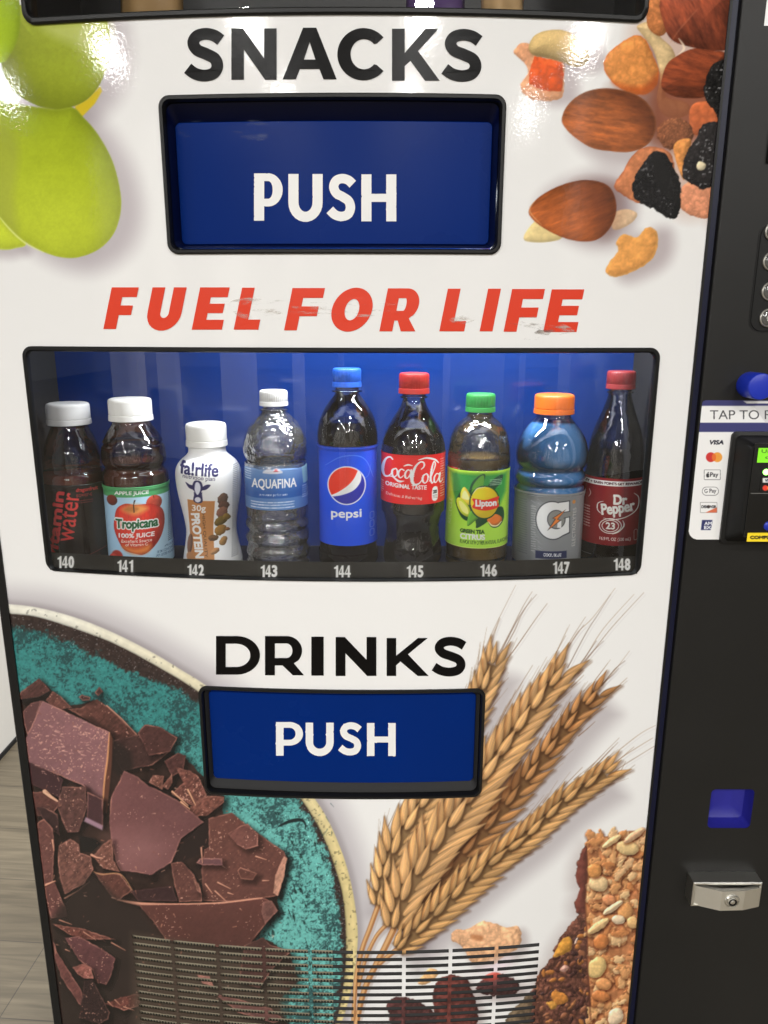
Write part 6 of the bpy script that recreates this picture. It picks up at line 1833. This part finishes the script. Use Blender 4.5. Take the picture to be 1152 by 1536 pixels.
# 145
_p145 = [(589, 17.5), (593, 17.5), (594, 20.5), (596, 20.5), (597, 17), (606, 19), (616, 24.5), (628, 32), (640, 39), (652, 44), (664, 47), (674, 48), (680, 47.5), (756, 47.5), (762, 46), (772, 42.5), (784, 40), (794, 39.5), (804, 40.5), (816, 43), (828, 44), (838, 42), (847, 36)]
b = Bottle('soda_bottle', 'contoured cola bottle with red label in white script and red cap above number 145', 'bottle', 619.5, 716, _p145, (559, 590, 22.8, CAPR, 34), 637, PET, COLA, liquid_ribs=lambda z, t: 1 + .012 * math.cos(9 * t) * max(0.0, min(1.0, (SHELF + .075 - z) / .02)))
P_ = b.painter(674, 762, (212, 34, 34))
wt = (246, 240, 236)
# white script word, drawn as strokes
br_ = lambda pts, ws: P_.brush(pts, ws, wt)
br_([(589, 691), (585, 688), (579, 692), (575, 702), (574, 712), (577, 718), (583, 717), (589, 710)], [1.8, 2.2, 2.6, 4.2, 4.6, 3.2, 1.8, 1.2])        # C
br_([(594, 704), (589, 707), (588, 713), (591, 717), (595, 714), (596, 708), (594, 704)], [1.4, 2.6, 3, 1.8, 1.6, 2.4, 1.4])                      # o
br_([(606, 706), (602, 704.5), (598, 709), (598, 715), (601, 717.5), (605, 714)], [1.8, 1.6, 2.8, 2.8, 1.6, 1.0])                              # c
br_([(616, 707), (612, 705), (608, 710), (608, 716), (611, 717.5), (615, 712), (617, 705), (615.5, 715), (618, 718), (621, 714)], [1.4, 1.6, 2.6, 2.6, 1.4, 1.6, 2.6, 2.6, 1.8, 1])   # a
br_([(606, 699.5), (612, 697.5), (618, 698.5)], [1.2, 2.4, 1.2])                                                                               # dash
br_([(632, 704), (636, 700), (636, 695), (631, 693), (624, 699), (619, 711), (618, 721), (622, 727), (629, 725), (635, 717)], [1.4, 2, 2, 2.2, 3, 4.6, 5, 3.4, 1.8, 1.0])      # C
br_([(628, 690), (640, 687.5), (652, 691), (658, 697)], [1.0, 2.4, 2.6, 1.2])
br_([(640, 711), (635, 714), (634, 721), (637, 725), (641, 722), (642, 715), (640, 711)], [1.4, 2.6, 3, 1.8, 1.6, 2.4, 1.4])                  # o
br_([(644, 723), (649, 711), (653, 699), (651, 694), (648, 703), (646, 718), (648, 726), (651, 723)], [1, 1.6, 1.8, 1.6, 2.8, 3.0, 2, 1])  # l
br_([(659, 715), (655, 713), (651.5, 718), (651.5, 724), (654, 726), (658, 720), (660, 713), (659, 723), (661, 727), (664, 723)], [1.4, 1.6, 2.4, 2.4, 1.4, 1.6, 2.4, 2.4, 1.6, .8])  # a
br_([(578, 719), (588, 717), (598, 723), (606, 722)], [.8, 1.6, 3.2, .6])
P_.text('ORIGINAL TASTE', (578, 727, 640, 733.6), wt, bold=.3, ang=3)
P_.text('Delicious & Refreshing', (579, 743.5, 633, 749), (244, 214, 206), ang=4)
P_.fill(spline([(649, 734), (656, 733.5), (656, 752), (648.5, 751.5)], 3), (236, 230, 226), .4); P_.text('200', (649.5, 737, 655.5, 742.5), (40, 30, 30), bold=.3); speckle_text(P_, 649.5, 744, 655.5, 750, 3, (90, 60, 60), 2)
speckle_text(P_, 661, 690, 666, 750, 16, (236, 190, 180), 9); speckle_text(P_, 572, 725, 575, 745, 6, (236, 190, 180), 8)
b.label('wrap_label', 683, 757, P_, LABG, (206, 34, 34))

# 146
b = Bottle('tea_bottle', 'green tea bottle with lime green citrus label and green cap above number 146', 'bottle', 715.5, 765,
           [(615, 18), (620, 18), (621, 20), (623, 20), (625, 21), (632, 30), (640, 37), (650, 42), (662, 45), (676, 46.5), (688, 47), (696, 46), (700, 46.5), (706, 46), (822, 46), (826, 46.5), (838, 46), (848, 41)], (590, 617, 22, CAPG, 30), 684, PET_TEA, TEA)
P_ = b.painter(704, 824, (160, 206, 62))
P_.fill([(660, 798), (780, 770), (780, 840), (660, 840)], (168, 212, 76), 8, .8)
P_.fill([(676, 712), (760, 712), (758, 740), (744, 772), (700, 772), (684, 758)], (50, 140, 62), 3)
P_.fill(spline([(684, 712), (680, 740), (690, 760), (700, 752), (690, 730)], 4), (44, 130, 58), 1)
dkg = (22, 66, 40)
P_.fill(spline([(704, 752), (706, 728), (718, 714), (728, 712), (722, 730)], 4), dkg); P_.fill(spline([(708, 748), (709, 730), (719, 716), (726, 714), (724, 732), (716, 744)], 4), (92, 152, 50))
P_.fill(spline([(730, 732), (742, 718), (754, 714), (752, 724), (740, 736)], 4), dkg); speckle_text(P_, 735, 719, 752, 729, 4, (210, 226, 206), 4)
P_.fill(spline([(684, 760), (686, 748), (694, 738), (704, 748), (710, 770), (704, 782), (692, 778)], 4), dkg)
P_.blob(spline([(691, 750), (692, 738), (697, 732), (705, 742), (708, 756), (700, 758)], 4), (232, 204, 70), R=5); P_.fill(spline([(693, 749), (695, 739), (699, 738), (704, 750)], 4), (246, 232, 150), .6)
P_.blob(spline([(685, 752), (690, 749), (700, 756), (706, 768), (702, 776), (692, 772), (686, 762)], 4), (200, 210, 60), R=5); P_.fill(spline([(688, 756), (692, 754), (701, 763), (702, 772), (693, 768)], 4), (226, 228, 130), .6)
P_.fill(spline([(714, 776), (728, 768), (736, 778), (716, 792), (714, 786)], 4), dkg); P_.fill(spline([(730, 770), (752, 762), (756, 780), (748, 792), (736, 790)], 4), dkg)
P_.blob(spline([(701, 790), (704, 770), (714, 764), (722, 772), (714, 780)], 4), (100, 160, 56), R=4)
P_.blob(spline([(731, 778), (742, 772), (752, 778), (752, 786), (742, 790), (734, 786)], 4), (222, 120, 50), R=5); P_.brush([(733, 783), (738, 789), (746, 790), (752, 785)], [1, 2, 2, 1], (240, 214, 170))
P_.fill(ell(726.7, 753.8, 23, 25.5, 0, 40), dkg); P_.blob(ell(726.9, 753.6, 21, 23.4, 0, 40), (232, 202, 44), R=30, amb=.82, dif=.2); P_.brush([(709, 742), (716, 733), (728, 730.5)], [.6, 1.6, .6], (250, 244, 190), .8)
P_.fill(spline([(709, 748), (728, 750), (748, 746), (746, 754), (748, 762), (728, 766), (709, 762), (711, 755)], 4), (206, 50, 40), .4)
P_.text('Lipton', (713, 749.5, 745, 763), (246, 238, 230), bold=.65)
P_.text('GREEN TEA', (690, 794.5, 727, 800.8), (40, 74, 34), bold=.5); P_.text('CITRUS', (690, 801.6, 727.5, 810), (244, 246, 232), bold=.45); P_.text('FLAVOR WITH OTHER NATURAL FLAVORS', (690, 811, 761, 817), (50, 84, 40), bold=.15)
P_.text('RECYCLE', (655, 770, 695, 774.5), (196, 220, 150), ang=-86)
for y in (705.5, 822.5): P_.line([(650, y), (790, y)], 1.6, 1.6, (202, 220, 120))
b.label('wrap_label', 707, 822.5, P_, LABM, (148, 200, 66))

# 147
b = Bottle('sports_drink_bottle', 'blue sports drink bottle with grey label and wide orange cap above number 147', 'bottle', 821.5, 780,
           [(619, 26), (624, 26), (627, 28), (633, 33), (642, 40.5), (652, 46.5), (664, 51), (676, 53), (686, 53), (694, 51), (700, 47.5), (703, 47.5), (708, 51), (714, 52.5), (719, 51.5), (723, 49.5), (727, 51.5), (733, 52), (738, 51), (742, 50.5), (848, 50)], (591, 620, 29.5, CAPO, 0), 634, PET_BLUE, BLUED)
P_ = b.painter(736, 850, (130, 132, 134))
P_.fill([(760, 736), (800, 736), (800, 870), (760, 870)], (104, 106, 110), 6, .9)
speckle_text(P_, 776, 752, 790, 836, 24, (80, 84, 92), 4); speckle_text(P_, 797, 760, 803, 830, 20, (176, 176, 176), 5, op=.6)
for k in range(26):
    x, y = random.Random(k).uniform(795, 808), 750 + k * 3.2
    P_.line([(x, y), (x + 6, y + 3)], 1.2, .5, (166, 166, 168), .5)
gC = (228, 228, 230)
def gshape(o):
    return [np.r_[arc(829.5, 780.5, 24.5 + o, 27.5 + o, 48, 320, 34), np.array([(841, 756 - o), (853.5 + o, 752 - o), (853.5 + o, 767 + o), (846, 768 + o)]), arc(834, 780, 12.6 - o, 13 - o, 318, 60, 24), np.array([(841, 790 - o * 0), (841, 786 - o), (853.5 + o, 786 - o - 9), (853.5 + o, 800 + o)])]]
for o, c in ((1.5, (52, 54, 60)), (0, gC)):
    P_.fill(ell(829, 780.5, 24.3 + o, 27.6 + o, 0, 44), c)
    P_.fill([(838, 754 - o), (853.6 + o, 752.5 - o), (853.6 + o, 769 + o), (838, 769 + o)], c)
    P_.fill([(838, 776 - o), (853.6 + o, 776 - o), (853.6 + o, 799 + o), (838, 805 + o)], c)
P_.fill(ell(834.5, 779, 14, 14.5, 0, 36), (52, 54, 60)); P_.fill(ell(834.5, 779, 12.6, 13.2, 0, 36), (128, 128, 126))
P_.fill([(838, 768.8), (860, 767.4), (860, 776), (846, 776.6), (838, 774)], (128, 128, 126)); P_.line([(842, 768.6), (855, 767.6)], 1.2, 1.2, (52, 54, 60)); P_.line([(846, 777.2), (855, 776)], 1.2, 1.2, (52, 54, 60))
P_.fill([(836, 783), (838.5, 781), (842, 781), (842, 792), (836, 791)], gC, .3)
P_.fill([(849, 764), (828, 777), (832, 778.5), (821, 796), (842, 780), (837, 778.5)], (60, 50, 46)); P_.fill([(847, 766), (830, 777), (834, 778), (824, 793), (840, 780), (835.5, 778.8)], (226, 124, 52))
P_.fill([(803, 827), (850, 826.5), (850, 837.5), (803, 838.5)], (40, 46, 78)); P_.text('COOL BLUE', (815, 829.8, 842, 834.8), (220, 222, 228), bold=.2)
P_.text('ELECTROLYTES', (832, 790, 890, 795), (190, 188, 184), ang=-88); P_.fill(ell(861, 754, 2.4, 3), (190, 130, 70), .4)
b.label('wrap_label', 741, 850, P_, LABM, (112, 114, 116))

# 148
b = Bottle('soda_bottle', 'dark soda bottle with maroon label and dark red cap above number 148', 'bottle', 916, 770,
           [(582, 17), (586, 17), (587, 19.5), (589, 19.5), (590, 17), (602, 19.5), (616, 24), (632, 30), (648, 35.5), (664, 39), (682, 41.5), (700, 42.5), (716, 43), (815, 43), (822, 43.5), (832, 42), (847, 36)], (556, 583, 21, CAPD, 30), 668, PET_DARK, DRP)
P_ = b.painter(712, 820, (124, 34, 38))
P_.fill([(860, 722), (990, 722), (990, 729.4), (860, 729.4)], (222, 218, 214), .3)
P_.text('BUY + EARN POINTS GET REWARDS', (874, 723.6, 964, 727.8), (70, 40, 44), bold=.3)
w_ = (232, 220, 214)
P_.text('Dr', (920, 741.5, 941, 757), w_, bold=.9); P_.text('Pepper', (901, 753, 953, 775), w_, bold=.8, ang=-9, slant=.1)
P_.brush([(905, 753), (897, 757), (896.5, 767), (904, 773)], [.5, 1.3, 1.3, .5], w_); P_.brush([(951, 740), (958, 748), (956, 764), (942, 774), (922, 779), (905, 778)], [.5, 1.4, 1.6, 1.4, 1.2, .5], w_)
for rx, ry in ((16.5, 11), (12.5, 8.5)):
    P_.line([tuple(p) for p in ell(915.5, 789, rx, ry, -6, 32)] + [tuple(ell(915.5, 789, rx, ry, -6, 32)[0])], 1.1, 1.1, w_)
P_.brush([(934, 780), (936, 788), (928, 797), (918, 801)], [.6, 1.8, 1.4, .5], w_)
P_.text('23', (908.5, 783.6, 922.5, 794), w_, bold=.5)
P_.text('16.9 FL OZ (500 mL)', (899.5, 806, 946, 812.5), (222, 204, 198), bold=.15)
P_.text('Est. 1885', (934, 764, 950, 768), w_)
P_.brush([(884, 738), (886, 744), (883, 750)], [.6, 1.2, .6], w_, .7); speckle_text(P_, 876, 762, 884, 796, 8, (200, 170, 166), 4)
box_line(P_, 951, 796, 956, 812, 2, (190, 150, 148), .7)
b.label('wrap_label', 718, 818, P_, LABG, (118, 32, 36))

# ------------------------------------------------------------------ bags at the foot of the snack compartment
def snack_bag(name, label, px0, px1, ytop, mat, y=0.2, lean=.03, h=.14):
    a, c = on_plane(px0, ytop, y), on_plane(px1, ytop, y)
    w = c[0] - a[0]
    bm = bmesh.new()
    nx, nz = 14, 16
    for s in (-1, 1):
        g = []
        for j in range(nz + 1):
            for i in range(nx + 1):
                u, v = i / nx, j / nz
                puff = .022 * (math.sin(math.pi * u) ** .6) * (math.sin(math.pi * v) ** .5)
                puff *= 1 + .18 * math.sin(9 * u + 7 * v) + .12 * math.sin(21 * v - 5 * u)
                g.append(bm.verts.new((w * u, s * puff + lean * v, h * v)))
        for j in range(nz):
            for i in range(nx):
                q = j * (nx + 1) + i
                bm.faces.new((g[q], g[q + 1], g[q + nx + 2], g[q + nx + 1]))
    bmesh.ops.remove_doubles(bm, verts=bm.verts, dist=1e-5)
    o = bm_obj(name, bm, mat, None, True)
    o.location = (a[0], y, SNZ + .001)
    tag(o, label, 'snack bag', 'snack bags in the upper window')
    return o
snack_bag('snack_bag', 'brown paper snack bag low in the upper window', 172, 268, 10, pmat('kraft_bag', (.36, .22, .09), .6, var=.2, varscale=20), y=.17)
snack_bag('snack_bag', 'purple snack bag low in the upper window', 610, 700, 10, pmat('purple_bag', (.10, .06, .16), .3, var=.3, varscale=25), y=.20)
snack_bag('snack_bag', 'orange and white snack bag right of the purple one', 725, 790, 10, pmat('orange_bag', (.55, .36, .18), .35, var=.3, varscale=30), y=.17)
